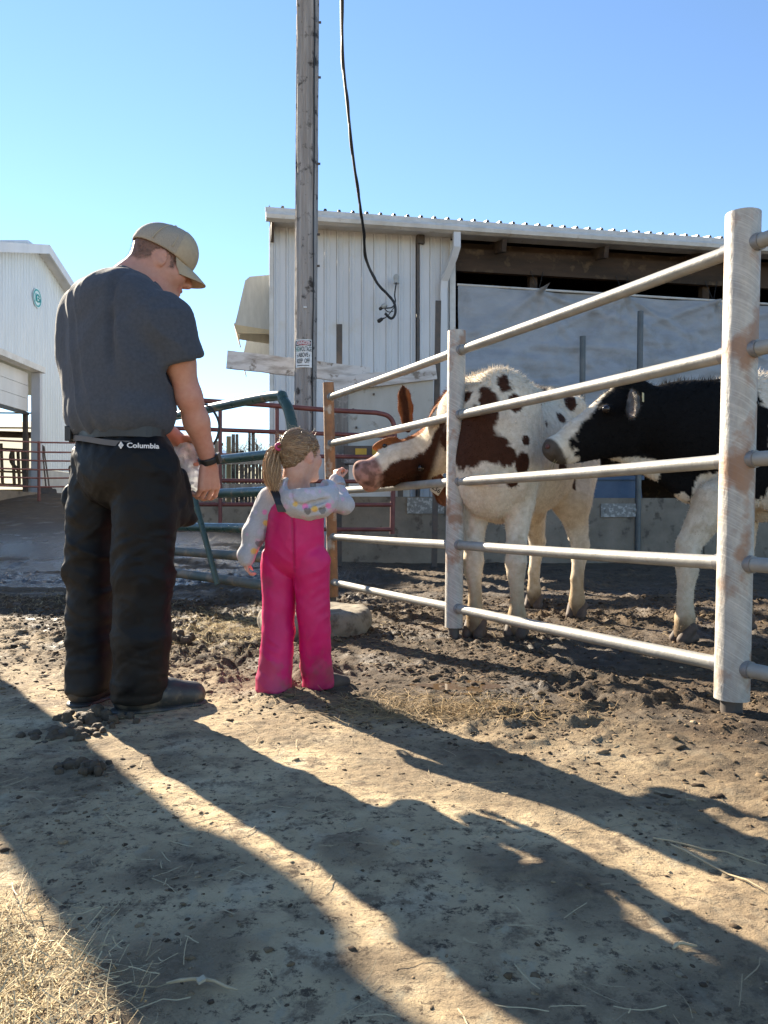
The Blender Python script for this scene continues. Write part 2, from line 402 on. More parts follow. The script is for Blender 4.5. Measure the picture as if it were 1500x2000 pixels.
g = mk('ground', np.stack([gx, gy, dz + base_h(gx, gy)], 1), GQ, mg, smooth=True, attrs={'mud': mud, 'crust': crust * (1 - mud), 'wet': np.clip(wet, 0, 1), 'grass': grass, 'stain': stain}, kind='structure')
del GX, GY, PG

# far hills
hx = np.linspace(-700, 700, 120); hy = np.linspace(170, 420, 24)
HX, HY = np.meshgrid(hx, hy); hp = np.stack([HX.ravel(), HY.ravel(), 0 * HX.ravel()], 1)
hz = base_h(hp[:, 0], hp[:, 1]) - 1.5 + (12 + 24 * sstep(-60, -160, hp[:, 0])) * np.sin(np.clip((hp[:, 1] - 170) / 250, 0, 1) * pi * .5) * (0.7 + 0.6 * fbm(hp * V(.006, .006, 1), 5, 3))
hi_ = np.arange(len(hp)).reshape(24, 120); HQ = np.stack([hi_[:-1, :-1], hi_[:-1, 1:], hi_[1:, 1:], hi_[1:, :-1]], -1).reshape(-1, 4)
m_hill = mat('pale_hay_field', (.42, .37, .23), (.33, .31, .19), .03, rough=1, c3=(.2, .2, .15), s3=.02, t3=(.55, .62))
hp[:, 2] = hz; mk('hills', hp, HQ, m_hill, smooth=True, kind='structure')

# ------------------------------------------------------------------ common materials
m_white = mat('white_painted_steel', (.60, .61, .62), (.53, .54, .55), 3, stretch=(1, 1, .25), rough=.45, c3=(.52, .49, .43), s3=2.2, t3=(.6, .8), rvar=.1)
m_trim = mat('grey_white_trim', (.62, .61, .58), (.5, .48, .44), 4, rough=.5, c3=(.36, .3, .22), s3=5, t3=(.62, .75))
m_roof = mat('roof_steel', (.62, .63, .64), (.5, .5, .5), 2, rough=.4, metal=.3)
m_dark = mat('dark_steel', (.07, .065, .06), (.12, .09, .07), 9, rough=.6, metal=.3)
m_conc = mat('concrete', (.25, .205, .155), (.17, .14, .105), 3, rough=.95, bump=.5, bscale=30, c3=(.10, .08, .06), s3=5.5, t3=(.56, .66))
m_oldwood = mat('weathered_wood', (.30, .28, .26), (.13, .115, .10), 7, stretch=(1, 1, .06), rough=.9, bump=.9, bscale=16, bdist=.015, ramp=(.3, .62), c3=(.42, .39, .36), s3=14, t3=(.55, .75))
m_whitewood = mat('peeling_white_board', (.60, .58, .56), (.35, .32, .29), 12, stretch=(.12, 1, 1), rough=.85, bump=.5, bscale=26, ramp=(.46, .66), c3=(.2, .17, .14), s3=7, t3=(.58, .66))
m_brownwood = mat('old_brown_timber', (.060, .036, .022), (.03, .02, .013), 5, stretch=(.15, 1, 1), rough=.9, c3=(.12, .08, .045), s3=4, t3=(.55, .7))
m_red = mat('faded_red_pipe', (.115, .028, .024), (.17, .05, .04), 10, rough=.55, c3=(.12, .05, .03), s3=18, t3=(.55, .7))
m_black = mat('black_rubber', (.012, .012, .013), rough=.5)

# ------------------------------------------------------------------ right-hand cattle barn
B0 = V(-1.907, 13.0, 0); BD = V(cos(radians(10)), sin(radians(10)), 0); BN = V(-BD[1], BD[0], 0)   # along the front; BN points into the barn
BS = unit(V(-.135, .99, 0))                                                                             # left side wall
EAVE = 5.63
barn = thing('cattle_barn', 'long white metal cattle barn with open front and grey tarp curtain', 'barn', tuple(B0))
def bp(t, d, z): return B0 + BD * t + BN * d + V(0, 0, z)
def rib_sheet(p0, along, up, out, length, height, pitch, name, m, parent, rib=.03, rw=.05):
    prof = []; n = int(length / pitch)
    for i in range(n + 1):
        x = i * pitch
        for dx, o in ((-rw, 0), (-rw * .5, rib), (rw * .5, rib), (rw, 0)):
            if 0 <= x + dx <= length: prof.append((x + dx, o))
    prof = [(0, 0)] + prof + [(length, 0)]
    v = []
    for h in (0, height):
        for x, o in prof: v.append(p0 + along * x + up * h + out * o)
    k = len(prof); f = [(i, i + 1, k + i + 1, k + i) for i in range(k - 1)]
    return mk(name, v, f, m, parent)
UPZ = V(0, 0, 1)
# front wall: one steel panel between two ribs at a time
pw = 0.2155; t = 0.0; npan = 0
def wall_panel(t0, w, z0, z1):
    mb = MB(); out = -BN
    prof = [(0, .004), (.012, .028), (.030, .028), (.042, 0), (w * .5 - .012, 0), (w * .5 - .006, .006), (w * .5 + .006, .006), (w * .5 + .012, 0), (w - .003, 0)]
    v = []
    for z in (z0, z1):
        for x, o in prof: v.append(bp(t0 + x, 0, z) + out * o)
    k = len(prof); f = [(i, i + 1, k + i + 1, k + i) for i in range(k - 1)]
    dz_ = [.55 + .9 * q for q in range(int((z1 - z0) / .9))]
    for q in dz_: mb.obox(bp(t0 + .06, -.006, z0 + q), BD, BN, UPZ, .008, .006, .008)
    mb.add(v, f); return mb.build('wall_panel', m_white, barn)
for i in range(11): wall_panel(.03 + i * pw, pw, 0.0, EAVE - .02)
wall_panel(.03 + 11 * pw, .1, 0, EAVE - .02)
for i in range(3): wall_panel(2.56 + i * .19, .19, 0, EAVE - .02)
mb = MB(); mb.obox(bp(2.53, -.02, EAVE / 2), BD, BN, UPZ, .02, .03, EAVE / 2 - .03); mb.build('seam_post', m_dark, barn)
mb = MB(); mb.obox(bp(.0, -.012, EAVE / 2 - .01), BD, BN, UPZ, .035, .03, EAVE / 2 - .02); mb.build('corner_trim', m_trim, barn); mb = MB(); mb.obox(bp(3.15, -.01, EAVE / 2 - .03), BD, BN, UPZ, .05, .06, EAVE / 2 - .05); mb.build('corner_trim', m_trim, barn)
# side wall, back wall, right end
LB = 26.0
mb = MB(); q = B0 + BS * 11
mb.add([B0, q, q + UPZ * (EAVE + 2.72), B0 + UPZ * (EAVE + .1)], [(0, 1, 2, 3)]); mb.build('side_wall', m_white, barn)
mb = MB(); e0 = B0 + BD * LB; e1 = e0 + BN * 11
mb.add([q, e1, e1 + UPZ * (EAVE + 2.9), q + UPZ * (EAVE + 2.74)], [(0, 1, 2, 3)]); mb.add([e0, e1, e1 + UPZ * (EAVE + 2.6), e0 + UPZ * EAVE], [(0, 1, 2, 3)]); mb.build('back_wall', m_brownwood, barn)
# roof with ribs, fascia, gutter
ru = unit(BN * 11 + UPZ * 2.6)
rs_ = unit(BS * 11 + UPZ * 2.6); rib_sheet(bp(-.06, -.34, EAVE + .165), BD, rs_, unit(np.cross(BD, ru)), LB + .3, 11.75, .235, 'roof', m_roof, barn, .045, .035)
mb = MB(); mb.obox(bp(LB / 2 - .09, -.36, EAVE + .095), BD, BN, UPZ, LB / 2 + .02, .02, .065); mb.build('fascia', m_trim, barn)
mb = MB()
gp = [(-.38, .045), (-.49, .045), (-.515, .0), (-.50, -.06), (-.42, -.085), (-.38, -.085)]
mb.prism([bp(-.1, d, EAVE + z) for d, z in gp], BD * (LB + .1)); mb.build('gutter', m_trim, barn)
mb = MB(); mb.obox(bp(LB / 2, -.17, EAVE + .0), BD, BN, UPZ, LB / 2, .2, .02); mb.build('soffit', m_trim, barn)
mb = MB(); mb.prism([bp(-.01, -.36, EAVE - .02), bp(-.01, -.02, EAVE - .02), bp(-.01, -.02, EAVE - .30), bp(-.01, -.10, EAVE - .30)], BD * .05); mb.build('eave_bracket', m_dark, barn)
mb = MB(); mb.obox(bp(2.57, -.06, EAVE - .1), BD, BN, UPZ, .07, .05, .07, .02); mb.build('eave_bracket', m_dark, barn)
# downspout: gutter outlet, kicked back to the wall, then down
mb = MB()
dsp = [bp(3.12, -.43, EAVE - .09), bp(3.12, -.43, EAVE - .32), bp(3.09, -.36, EAVE - .46), bp(2.98, -.13, EAVE - .82), bp(2.97, -.11, EAVE - .95), bp(2.97, -.11, .3)]
for a, b in zip(dsp[:-1], dsp[1:]):
    d = unit(b - a); mb.obox((a + b) / 2, d, np.cross(d, BD), BD if abs(d @ BD) < .9 else UPZ, np.linalg.norm(b - a) / 2 + .02, .045, .06, .012)
mb.build('downspout', m_white, barn)
# open front: header beam, brackets, posts, dark interior
T0, T1 = 3.22, LB - .3
mb = MB(); mb.obox(bp((T0 + T1) / 2, .12, EAVE - .36), BD, BN, UPZ, (T1 - T0) / 2, .05, .20); mb.build('header_beam', m_brownwood, barn)
mb = MB(); mb.obox(bp((T0 + T1) / 2, .24, EAVE - .14), BD, BN, UPZ, (T1 - T0) / 2, .05, .12); mb.build('header_beam', m_brownwood, barn)
for i, tt in enumerate((4.75, 8.2, 11.6, 15.0, 18.5)):
    mb = MB(); mb.obox(bp(tt, .28, EAVE / 2 - .1), BD, BN, UPZ, .07, .07, EAVE / 2 - .12); mb.build('post', m_brownwood, barn)
for i in range(12):
    mb = MB(); mb.obox(bp(4 + i * 1.9, 5, EAVE + 1.05), ru, BD, np.cross(ru, BD), 5.5, .04, .1); mb.build('rafter', m_brownwood, barn)
mb = MB(); a_ = bp(.05, -.1, EAVE + .10); rs2 = BS * 11.3 + UPZ * 2.62; mb.add([a_, a_ + BD * (LB - .2), a_ + BD * (LB - .2) + rs2, a_ + rs2], [(0, 1, 2, 3)]); mb.build('ceiling_shade_sheet', m_brownwood, barn)  # dark sheet added under the roof in place of interior shade
# tarp curtain
m_tarp = mat('grey_tarp', (.31, .325, .35), (.25, .265, .285), 2.2, stretch=(1, 1, 2.2), rough=.5, bump=.3, bscale=5, bdist=.05, c3=(.19, .19, .185), s3=1.3, t3=(.54, .72), rvar=.1)
n1, n2 = 330, 60; tt = np.linspace(T0 + .03, T1, n1); ss = np.linspace(0, 1, n2)
TT, SS = np.meshgrid(tt, ss); P = np.stack([TT.ravel(), SS.ravel() * 2.6, 0 * TT.ravel()], 1)
ztop = 4.80 - .008 * P[:, 0] - .02 * np.abs(np.sin(P[:, 0] * 1.1)); z = ztop - P[:, 1]
fold = np.zeros(len(P))
for ac in (4.75, 6.4, 8.2, 9.9, 11.6, 13.4, 15, 17):
    for k_ in range(7):
        an = radians(-66 + 22 * k_ + 9 * sin(ac * 3 + k_ * 2)); dx = P[:, 0] - ac; dy = P[:, 1]
        r = np.hypot(dx, dy); off = dx * cos(an) - dy * sin(an); fold += .075 * np.exp(-(off / (.022 + .03 * r)) ** 2) * np.exp(-r / 1.6) * (dy >= 0)
fold += (ridged(np.stack([P[:, 0] * .5 + P[:, 1] * .3, P[:, 1] * 2.6, P[:, 2]], 1), 3, 3) - .5) * .22 * sstep(.35, 1.3, P[:, 1]) + (fbm(P * 1.1, 9, 3) - .5) * .22
d_ = -.03 - fold
Vt = B0 + P[:, :1] * BD + d_[:, None] * BN; Vt[:, 2] = z
ti = np.arange(n1 * n2).reshape(n2, n1); TQ = np.stack([ti[:-1, :-1], ti[1:, :-1], ti[1:, 1:], ti[:-1, 1:]], -1).reshape(-1, 4)
tp = mk('tarp_curtain', Vt, TQ, m_tarp, barn, smooth=True)
mb = MB(); mb.tube([bp(x, -.035, 4.815 - .008 * x) for x in np.linspace(T0 + .02, T1, 14)], .022, 8); mb.build('curtain_pipe', m_trim, tp, True)
mb = MB(); mb.tube([bp(x, -.05, 2.2 - .008 * x) for x in np.linspace(T0 + .02, T1, 14)], .03, 8); mb.build('curtain_pipe', m_trim, tp, True)
for ac in (4.75, 6.4, 8.2, 9.9, 11.6, 13.4):
    mb = MB(); mb.tube([bp(ac - .12, .05, EAVE - .5), bp(ac, -.03, 4.80 - .008 * ac)], .006, 5); mb.tube([bp(ac + .12, .05, EAVE - .5), bp(ac, -.03, 4.80 - .008 * ac)], .006, 5); mb.build('cord', m_black, tp)
mb = MB(); mb.obox(bp((T0 + T1) / 2, .1, .5), BD, BN, UPZ, (T1 - T0) / 2, .08, .5); mb.build('footing_wall', m_conc, barn)
# electric box on the wall
m_gbox = mat('grey_plastic', (.33, .34, .33), rough=.5)
# exhaust hoods on the side wall
m_hood = mat('weathered_hood_plastic', (.52, .50, .43), (.44, .42, .36), 5, stretch=(3, 3, .6), rough=.55)
m_hoodin = mat('hood_inside', (.55, .43, .25), (.45, .36, .22), 6, rough=.7)
for d0, zc in ((.55, 4.45), (3.1, 4.35)):
    o3 = B0 + BS * d0; OUT = unit(V(-.99, -.135, 0)); wd = 1.15
    prof = [(0.0, .52), (.38, .47), (.46, .40), (.60, -.22), (.64, -.38)]
    mb = MB(); th = .02
    outer = [o3 + OUT * a + UPZ * (zc + b) for a, b in prof]; inner = [o3 + OUT * max(0, a - th) + UPZ * (zc + b - (th if b > .3 else 0)) for a, b in prof]
    k = len(prof)
    P = outer + inner + [p + BS * wd for p in outer] + [p + BS * wd for p in inner]
    f = []
    for i in range(k - 1): f += [(i, i + 1, 2 * k + i + 1, 2 * k + i), (k + i + 1, k + i, 3 * k + i, 3 * k + i + 1)]
    f += [(k - 1, 2 * k - 1, 4 * k - 1, 3 * k - 1)]
    mb.add(P, f)
    for s_ in (0, wd):                                    # cheeks
        ck = [p + BS * s_ for p in outer] + [o3 + OUT * .0 + UPZ * (zc - .46) + BS * s_]
        mb.prism(ck, BS * (.015 if s_ == 0 else -.015))
    h = mb.build('exhaust_hood', m_hood, barn)
    mb = MB(); mb.obox(o3 + OUT * .32 + UPZ * (zc - .41) + BS * wd / 2, OUT, BS, UPZ, .34, wd / 2 + .02, .025); 
    lip = MB(); L_ = lambda a, b: o3 + OUT * a + UPZ * (zc + b)
    lip.prism([L_(.645, -.375), L_(.59, -.53), L_(.02, -.53), L_(.02, -.45), L_(.60, -.385)], BS * .02)
    lip.prism([L_(.66, -.36), L_(.605, -.535), L_(.585, -.535), L_(.635, -.36)], BS * wd)
    lip.build('hood_lip', m_hoodin, h)

# ------------------------------------------------------------------ concrete feed bunk wall in front of the barn
bunk = thing('bunk_wall', 'low stained concrete feed wall behind the two cows', 'wall', (-.7, 11.3, 0))
wd_ = unit(V(1, .10, 0)); wn = V(-wd_[1], wd_[0], 0); w0 = V(-.75, 11.25, 0)
for i in range(7):
    a = w0 + wd_ * (i * 1.9 + .004); mb = MB(); mb.obox(a + wd_ * .945 + UPZ * .40 + wn * .1, wd_, wn, UPZ, .945, .10 + .003 * (i % 2), .60 - .006 * (i % 3), .015); mb.build('wall_section', m_conc, bunk)
m_plate = mat('rusty_plate', (.20, .19, .17), (.42, .40, .36), 22, rough=.7, ramp=(.5, .6))
for px0, px1, py0, py1 in ((1188, 1268, 983, 1010), (795, 868, 972, 1003)):
    p0 = W((px0 + px1) / 2, (py0 + py1) / 2, 11.36); hw = (px1 - px0) / 2 / FPX * 11.36; hh = (py1 - py0) / 2 / FPX * 11.36
    mb = MB(); tt_ = (p0 - w0) @ wd_; mb.obox(w0 + wd_ * tt_ + UPZ * p0[2] - wn * .012, wd_, wn, UPZ, hw, .012, hh)
    for sx in (-.75, .75): mb.obox(w0 + wd_ * (tt_ + sx * hw) + UPZ * p0[2] - wn * .03, wd_, wn, UPZ, .018, .012, .018)
    mb.build('steel_plate', m_plate, bunk)

# upright steel posts standing in front of the tarp
m_galv = mat('dull_galvanised', (.08, .09, .095), (.12, .125, .125), 6, rough=.5, metal=.5)
for nm, px, pyt, pxb, Y, lab in (('steel_post', 1138, 657, 1136, 11.6, 'shorter grey steel post standing in front of the tarp'), ('steel_post', 1251, 608, 1245, 11.7, 'taller grey steel post against the tarp above the black cow')):
    a, b = W(pxb, 985, Y), W(px, pyt, Y); mb = MB(); b[0] = a[0] + (b[0] - a[0])
    mb.tube([V(a[0], a[1], .0), b], .045, 12); o = mb.build(nm, m_galv, None, True); tag(o, lab, 'post')
p = W(1190, 950, 12.3); m_blue = mat('blue_plastic', (.02, .055, .12), (.035, .08, .15), 5, rough=.45)
o = thing('water_trough', 'blue plastic trough behind the low concrete wall between the cows', 'trough', (p[0], p[1], 0))
mb = MB(); pr = [(-.45, .0), (-.5, .25), (-.42, 1.30), (.42, 1.30), (.5, .25), (.45, 0)]
mb.prism([V(p[0] + a, p[1] - .25, b) for a, b in pr], (0, .5, 0)); mb.build('tub', m_blue, o)
mb = MB(); mb.box((p[0] - .47, p[1] - .29, 1.28), (p[0] + .47, p[1] + .29, 1.345), .02); mb.build('rim', m_blue, o)

# blue-grey tank seen behind the brown cow's ear
p = W(838, 800, 11.9); m_tank = mat('blue_grey_steel', (.10, .13, .18), (.17, .20, .24), 4, rough=.45, c3=(.25, .22, .2), s3=6, t3=(.6, .75))
o = thing('feed_tank', 'blue grey rounded tank standing behind the red gate', 'tank', (p[0], p[1], 0))
mb = MB(); n = 18; pr = []
for i in range(n + 1):
    a = pi * i / n; pr.append((.36 * cos(a), 1.98 + .42 * sin(a)))
pr = [(.36, 1.2)] + pr + [(-.36, 1.2)]
mb.prism([V(p[0] - .55, p[1] + a, b) for a, b in pr], (1.2, 0, 0)); mb.build('tank_shell', m_tank, o, True)
for sx in (-.45, .55):
    mb = MB(); mb.box((p[0] + sx - .04, p[1] - .3, 0), (p[0] + sx + .04, p[1] + .3, 1.25)); mb.build('leg', m_dark, o)

# white boards and panel on dark posts, next to the utility pole
bar = thing('board_barrier', 'weathered white boards and grey panel bolted to dark steel posts', 'barrier', (.1, 10.5, 0))
def plank(pa, pb, Y0, Y1, th, m, nm='plank', dep=.025):
    a, b = W(*pa, Y0), W(*pb, Y1); d = unit(b - a); hz_ = th / 2 / FPX * (Y0 + Y1) / 2; up = unit(np.cross(np.cross(d, UPZ), d)); nrm = np.cross(d, up)
    L_ = np.linalg.norm(b - a); n = 26; vs = []; 
    e = [(fbm(np.array([[i * .6, k_ * 9.1, Y0 * 3]]), 5, 3)[0] - .5) * .02 for k_ in range(2) for i in range(n + 1)]
    for i in range(n + 1):
        c = a + d * L_ * i / n
        t_, b_ = c + up * (hz_ + e[i]), c - up * (hz_ + e[n + 1 + i])
        vs += [t_ - nrm * dep, t_ + nrm * dep, b_ + nrm * dep, b_ - nrm * dep]
    f = [(0, 1, 2, 3), (4 * n + 3, 4 * n + 2, 4 * n + 1, 4 * n)]
    for i in range(n):
        for j in range(4): f.append((4 * i + j, 4 * i + 4 + j, 4 * i + 4 + (j + 1) % 4, 4 * i + (j + 1) % 4))
    return mk(nm, vs, f, m, bar)
plank((443, 702), (722, 735), 10.1, 10.5, 34, m_whitewood)
plank((652, 752), (852, 727), 10.38, 10.42, 27, m_whitewood)
for px, pt, pxb, Y in ((663, 634, 662, 10.58), (856, 588, 848, 10.55)):
    a = W(px, pt, Y); b = W(pxb, 900, Y); b[2] = 0; mb = MB(); mb.obox((a + b) / 2, unit(a - b), (0, 1, 0), (1, 0, 0), np.linalg.norm(a - b) / 2, .035, .038, .006); mb.build('post', m_dark, bar)
m_panel = mat('stained_grey_panel', (.46, .45, .41), (.38, .36, .32), 3, stretch=(1, 1, .4), rough=.8, bump=.2, bscale=20, c3=(.22, .2, .16), s3=6, t3=(.6, .72))
a, b = W(676, 742, 10.46), W(846, 882, 10.46); mb = MB(); mb.box((a[0], 10.44, b[2]), (b[0], 10.48, a[2])); mb.build('panel', m_panel, bar)
a, b = W(684, 872, 10.40), W(846, 890, 10.40); mb = MB(); mb.box((a[0], 10.38, b[2]), (b[0], 10.425, a[2])); mb.build('plank', m_whitewood, bar)
for px, py in ((690, 800), (696, 835), (730, 770), (800, 770), (820, 850), (740, 850)):
    q = W(px, py, 10.43); mb = MB(); mb.obox(q, (1, 0, 0), (0, 1, 0), UPZ, .014, .014, .014); mb.build('bolt', m_dark, bar)
a = W(663, 790, 10.45); mb = MB(); mb.box((a[0] - .12, 10.40, .9), (a[0] + .12, 10.60, a[2] + .3), .01); mb.build('timber_post', m_oldwood, bar)

# hazard-striped box and white tub low behind the rails
m_yel = mat('yellow_paint', (.55, .33, .03), (.42, .25, .03), 8, rough=.6)
o = thing('hazard_box', 'dark box with yellow hazard squares below the grey panel', 'box', tuple(W(725, 888, 9.9)))
a, b = W(672, 872, 9.9), W(810, 905, 9.9); mb = MB(); mb.box((a[0], 9.8, b[2]), (b[0], 10.2, a[2]), .01); mb.build('box', m_dark, o)
for x0, x1 in ((694, 716), (727, 746), (757, 775)):
    q, r = W(x0, 876, 9.79), W(x1, 888, 9.79); mb = MB(); mb.box((q[0], 9.775, r[2]), (r[0], 9.797, q[2])); mb.build('hazard_square', m_yel, o)
a, b = W(672, 892, 9.7), W(812, 906, 9.7); mb = MB(); mb.box((a[0], 9.62, b[2]), (b[0], 9.76, a[2])); mb.build('shelf_board', m_oldwood, o)
o = thing('white_cabinet', 'white metal cabinet low behind the red gate rails', 'cabinet', (W(730, 950, 11.75)[0], 11.75, 0))
a, b = W(662, 898, 11.75), W(800, 975, 11.75); mb = MB(); mb.box((a[0], 11.75, 0), (b[0], 12.2, a[2]), .01); mb.build('cabinet_body', m_white, o)
q = W(678, 912, 11.73); mb = MB(); mb.obox(q, (1, 0, 0), (0, 1, 0), UPZ, .02, .02, .02, .005); mb.build('knob', m_dark, o)

# ------------------------------------------------------------------ utility pole with sign
PY = 9.8; PX = (597 - 750) / FPX * PY; PR = .142
pole = thing('utility_pole', 'grey cracked wooden utility pole with a danger sign', 'pole', (PX, PY, 0))
n, mz = 64, 160; vs = []; zz = np.linspace(-.05, 9.4, mz); lean = .006
th = np.arange(n) * 2 * pi / n
for z in zz:
    c = V(PX + lean * (z - 2.6), PY, z); r = PR * (1 + .02 * (z - 2) / 7)
    P = np.stack([np.cos(th) * 3.2, np.sin(th) * 3.2, np.full(n, z * .35)], 1)
    rr = r + (fbm(P * 1.6, 4, 4) - .5) * .012 - .012 * sstep(.72, .85, ridged(P * V(2.2, 2.2, 1.4), 8, 2))
    vs.append(np.stack([c[0] + rr * np.cos(th), c[1] + rr * np.sin(th), np.full(n, z)], 1))
vs = np.concatenate(vs); ii = np.arange(n * mz).reshape(mz, n); F = np.stack([ii[:-1], np.roll(ii, -1, 1)[:-1], np.roll(ii, -1, 1)[1:], ii[1:]], -1).reshape(-1, 4)
m_pole = mat('cracked_pole_wood', (.40, .375, .355), (.24, .22, .205), 5, stretch=(2.4, 2.4, .16), rough=.95, bump=1.0, bscale=26, bdist=.02, ramp=(.35, .62), c3=(.05, .042, .038), s3=7, t3=(.56, .66))
mp_ = mk('shaft', vs, F, m_pole, pole, smooth=True)
mb = MB(); pts = [V(PX + lean * (z - 2.6) + (PR + .006) * sin(a), PY - (PR + .006) * cos(a), z) for z, a in zip(np.linspace(9.3, 1.2, 30), .25 + .5 * sstep(0, 1, np.linspace(0, 3, 30)) + .03 * np.sin(np.arange(30)))]
mb.tube(pts, .008, 6); mb.build('ground_wire', m_black, pole, True)
for z in (3.9, 4.3, 5.2, 6.3, 7.0): mb = MB(); mb.obox(V(PX + lean * (z - 2.6) + PR + .012, PY - .02, z), (1, 0, 0), (0, 1, 0), UPZ, .02, .008, .012); mb.build('staple', m_dark, pole)
# sign bent round the pole
m_sw = mat('white_sign_enamel', (.72, .74, .74), (.62, .63, .62), 20, rough=.4); m_sr = mat('sign_red', (.36, .03, .05), (.28, .03, .04), 30, rough=.4); m_sk = mat('sign_black', (.02, .022, .025), rough=.5); m_sg = mat('sign_faded_green', (.07, .20, .15), rough=.5)
zt, zb = W(0, 668, PY)[2], W(0, 722, PY)[2]; sc_ = V(PX - .0, PY, 0); SR = PR + .012; sh = (zt - zb) / 2; zc = (zt + zb) / 2; sw = .112
yaw = -.1; SX = unit(V(cos(yaw), sin(yaw), 0)); SNm = unit(np.cross(SX, UPZ))
def curved(name, x0, x1, z0, z1, r, m, parent, ell_=False, n=14):
    vs = []; f = []
    if ell_:
        cx, cz = (x0 + x1) / 2, (z0 + z1) / 2; rings = 5; vs = []; k = 28
        for j in range(rings + 1):
            for i in range(k): vs.append((cx + (x1 - x0) / 2 * j / rings * cos(2 * pi * i / k), cz + (z1 - z0) / 2 * j / rings * sin(2 * pi * i / k)))
        for j in range(rings):
            for i in range(k): f.append((j * k + i, j * k + (i + 1) % k, (j + 1) * k + (i + 1) % k, (j + 1) * k + i))
    else:
        for z in (z0, z1):
            for i in range(n + 1): vs.append((x0 + (x1 - x0) * i / n, z))
        f = [(i, i + 1, n + 2 + i, n + 1 + i) for i in range(n)]
    P = [sc_ + SX * (r * sin(x / r)) + SNm * (r * cos(x / r)) + UPZ * z for x, z in vs]
    return mk(name, P, f, m, parent)
sign = curved('danger_sign', -sw, sw, zb, zt, SR, m_sw, pole)
curved('sign_panel', -sw * .94, sw * .94, zc + sh * .55, zc + sh * .93, SR + .002, m_sk, sign)
curved('sign_oval', -sw * .90, sw * .90, zc + sh * .55, zc + sh * .93, SR + .004, m_sw, sign, True)
curved('sign_oval', -sw * .86, sw * .86, zc + sh * .57, zc + sh * .91, SR + .006, m_sr, sign, True)
wr = lambda k: (sc_, SR + k)
text_mesh('lettering', 'DANGER', .062, (0, 0, zc + sh * .735), SX, UPZ, m_sw, sign, .0012, wrap=wr(.008), sx=.72)
def sign_text(body, size, x, z, m, sx):
    cu = bpy.data.curves.new('t', 'FONT'); cu.body = body; cu.size = size; cu.align_x = 'CENTER'; cu.align_y = 'CENTER'; cu.offset = .0012
    o = bpy.data.objects.new('t', cu); C.objects.link(o)
    me = bpy.data.meshes.new_from_object(o.evaluated_get(bpy.context.evaluated_depsgraph_get()))
    P = [v.co.copy() for v in me.vertices]; F = [tuple(q.vertices) for q in me.polygons]; bpy.data.objects.remove(o); bpy.data.meshes.remove(me)
    r = SR + .004; Q = [sc_ + SX * (r * sin((p[0] * sx + x) / r)) + SNm * (r * cos((p[0] * sx + x) / r)) + UPZ * (z + p[1]) for p in P]
    mk('lettering', Q, F, m, sign)
sign_text('HIGH', .085, -.070, zc + sh * .30, m_sg, .38); sign_text('VOLTAGE', .085, .036, zc + sh * .30, m_sk, .40)
sign_text('ABOVE', .075, 0, zc - sh * .12, m_sk, .55); sign_text('KEEP', .078, -.048, zc - sh * .55, m_sk, .50); sign_text('OFF', .078, .050, zc - sh * .55, m_sk, .50)
for s_ in (-1, 1):                                    # lightning bolts either side of ABOVE
    pts = [(.098, .03), (.080, -.002), (.088, -.004), (.070, -.05), (.079, -.012), (.071, -.010)]
    r = SR + .004; Q = [sc_ + SX * (r * sin(s_ * x / r)) + SNm * (r * cos(x / r)) + UPZ * (zc - sh * .10 + z) for x, z in pts]
    mk('lightning_bolt', Q, [(0, 1, 2, 3, 4, 5)], m_sk, sign)
curved('fine_print', -sw * .8, sw * .7, zc - sh * .88, zc - sh * .83, SR + .003, m_sk, sign)
mb = MB(); q = W(596, 600, PY - PR - .01); mb.obox(q, (1, 0, 0), (0, 1, 0), UPZ, .02, .006, .008); mb.build('tag_plate', m_sw, pole)

# ------------------------------------------------------------------ hanging cable with loose plugs
cab = thing('hanging_cable', 'black electric cable hanging in front of the white barn wall', 'cable', tuple(W(770, 600, 12.7)))
pts = spline([W(667, -60, 10.5), W(669, 100, 11.0), W(678, 200, 11.3), W(690, 310, 11.7), W(703, 400, 12.1), W(710, 450, 12.4), W(715, 505, 12.75), W(735, 550, 12.85), W(757, 575, 12.9), W(770, 592, 12.9), W(772, 612, 12.9), W(764, 622, 12.9), W(752, 612, 12.85)], 8)
mb = MB(); mb.tube(pts, .022, 8); mb.tube([p + V(.018 * sin(i * .5), .018 * cos(i * .5), 0) for i, p in enumerate(pts[:72])], .014, 6); mb.build('cable', m_black, cab, True)
mb = MB(); mb.tube(spline([W(774, 552, 12.98), W(771, 575, 12.95), W(772, 590, 12.9), W(766, 600, 12.88), W(752, 602, 12.85)], 8), .012, 6); mb.build('cable', m_black, cab, True)
for pa, pb in (((770, 600), (742, 626)), ((768, 608), (748, 600)), ((766, 606), (744, 622))):
    m_ = ((pa[0] + pb[0]) / 2, (pa[1] + pb[1]) / 2 + 5); mb = MB(); mb.tube(spline([W(*pa, 12.9), W(*m_, 12.87), W(*pb, 12.85)], 6), .008, 6); mb.build('cable', m_black, cab, True)
for px, py, r in ((750, 598, .045), (745, 602, .03), (742, 626, .035)):
    q = W(px, py, 12.84); mb = MB(); mb.tube([q - V(.04, 0, .02), q - V(.02, 0, .01), q + V(.04, 0, .03)], [r * .6, r, r * .8], 10); mb.build('plug', m_black if r < .04 else m_gbox, cab, True)
q = W(774, 543, 13.17); mb = MB(); mb.tube([q + V(0, .06, 0), q - V(0, .06, 0), q - V(0, .075, 0)], [.05, .05, .035], 14); mb.obox(q + V(0, -.02, -.05), (1, 0, 0), (0, 1, 0), UPZ, .045, .05, .05, .015); ob = mb.build('wall_outlet', m_gbox, barn, True)
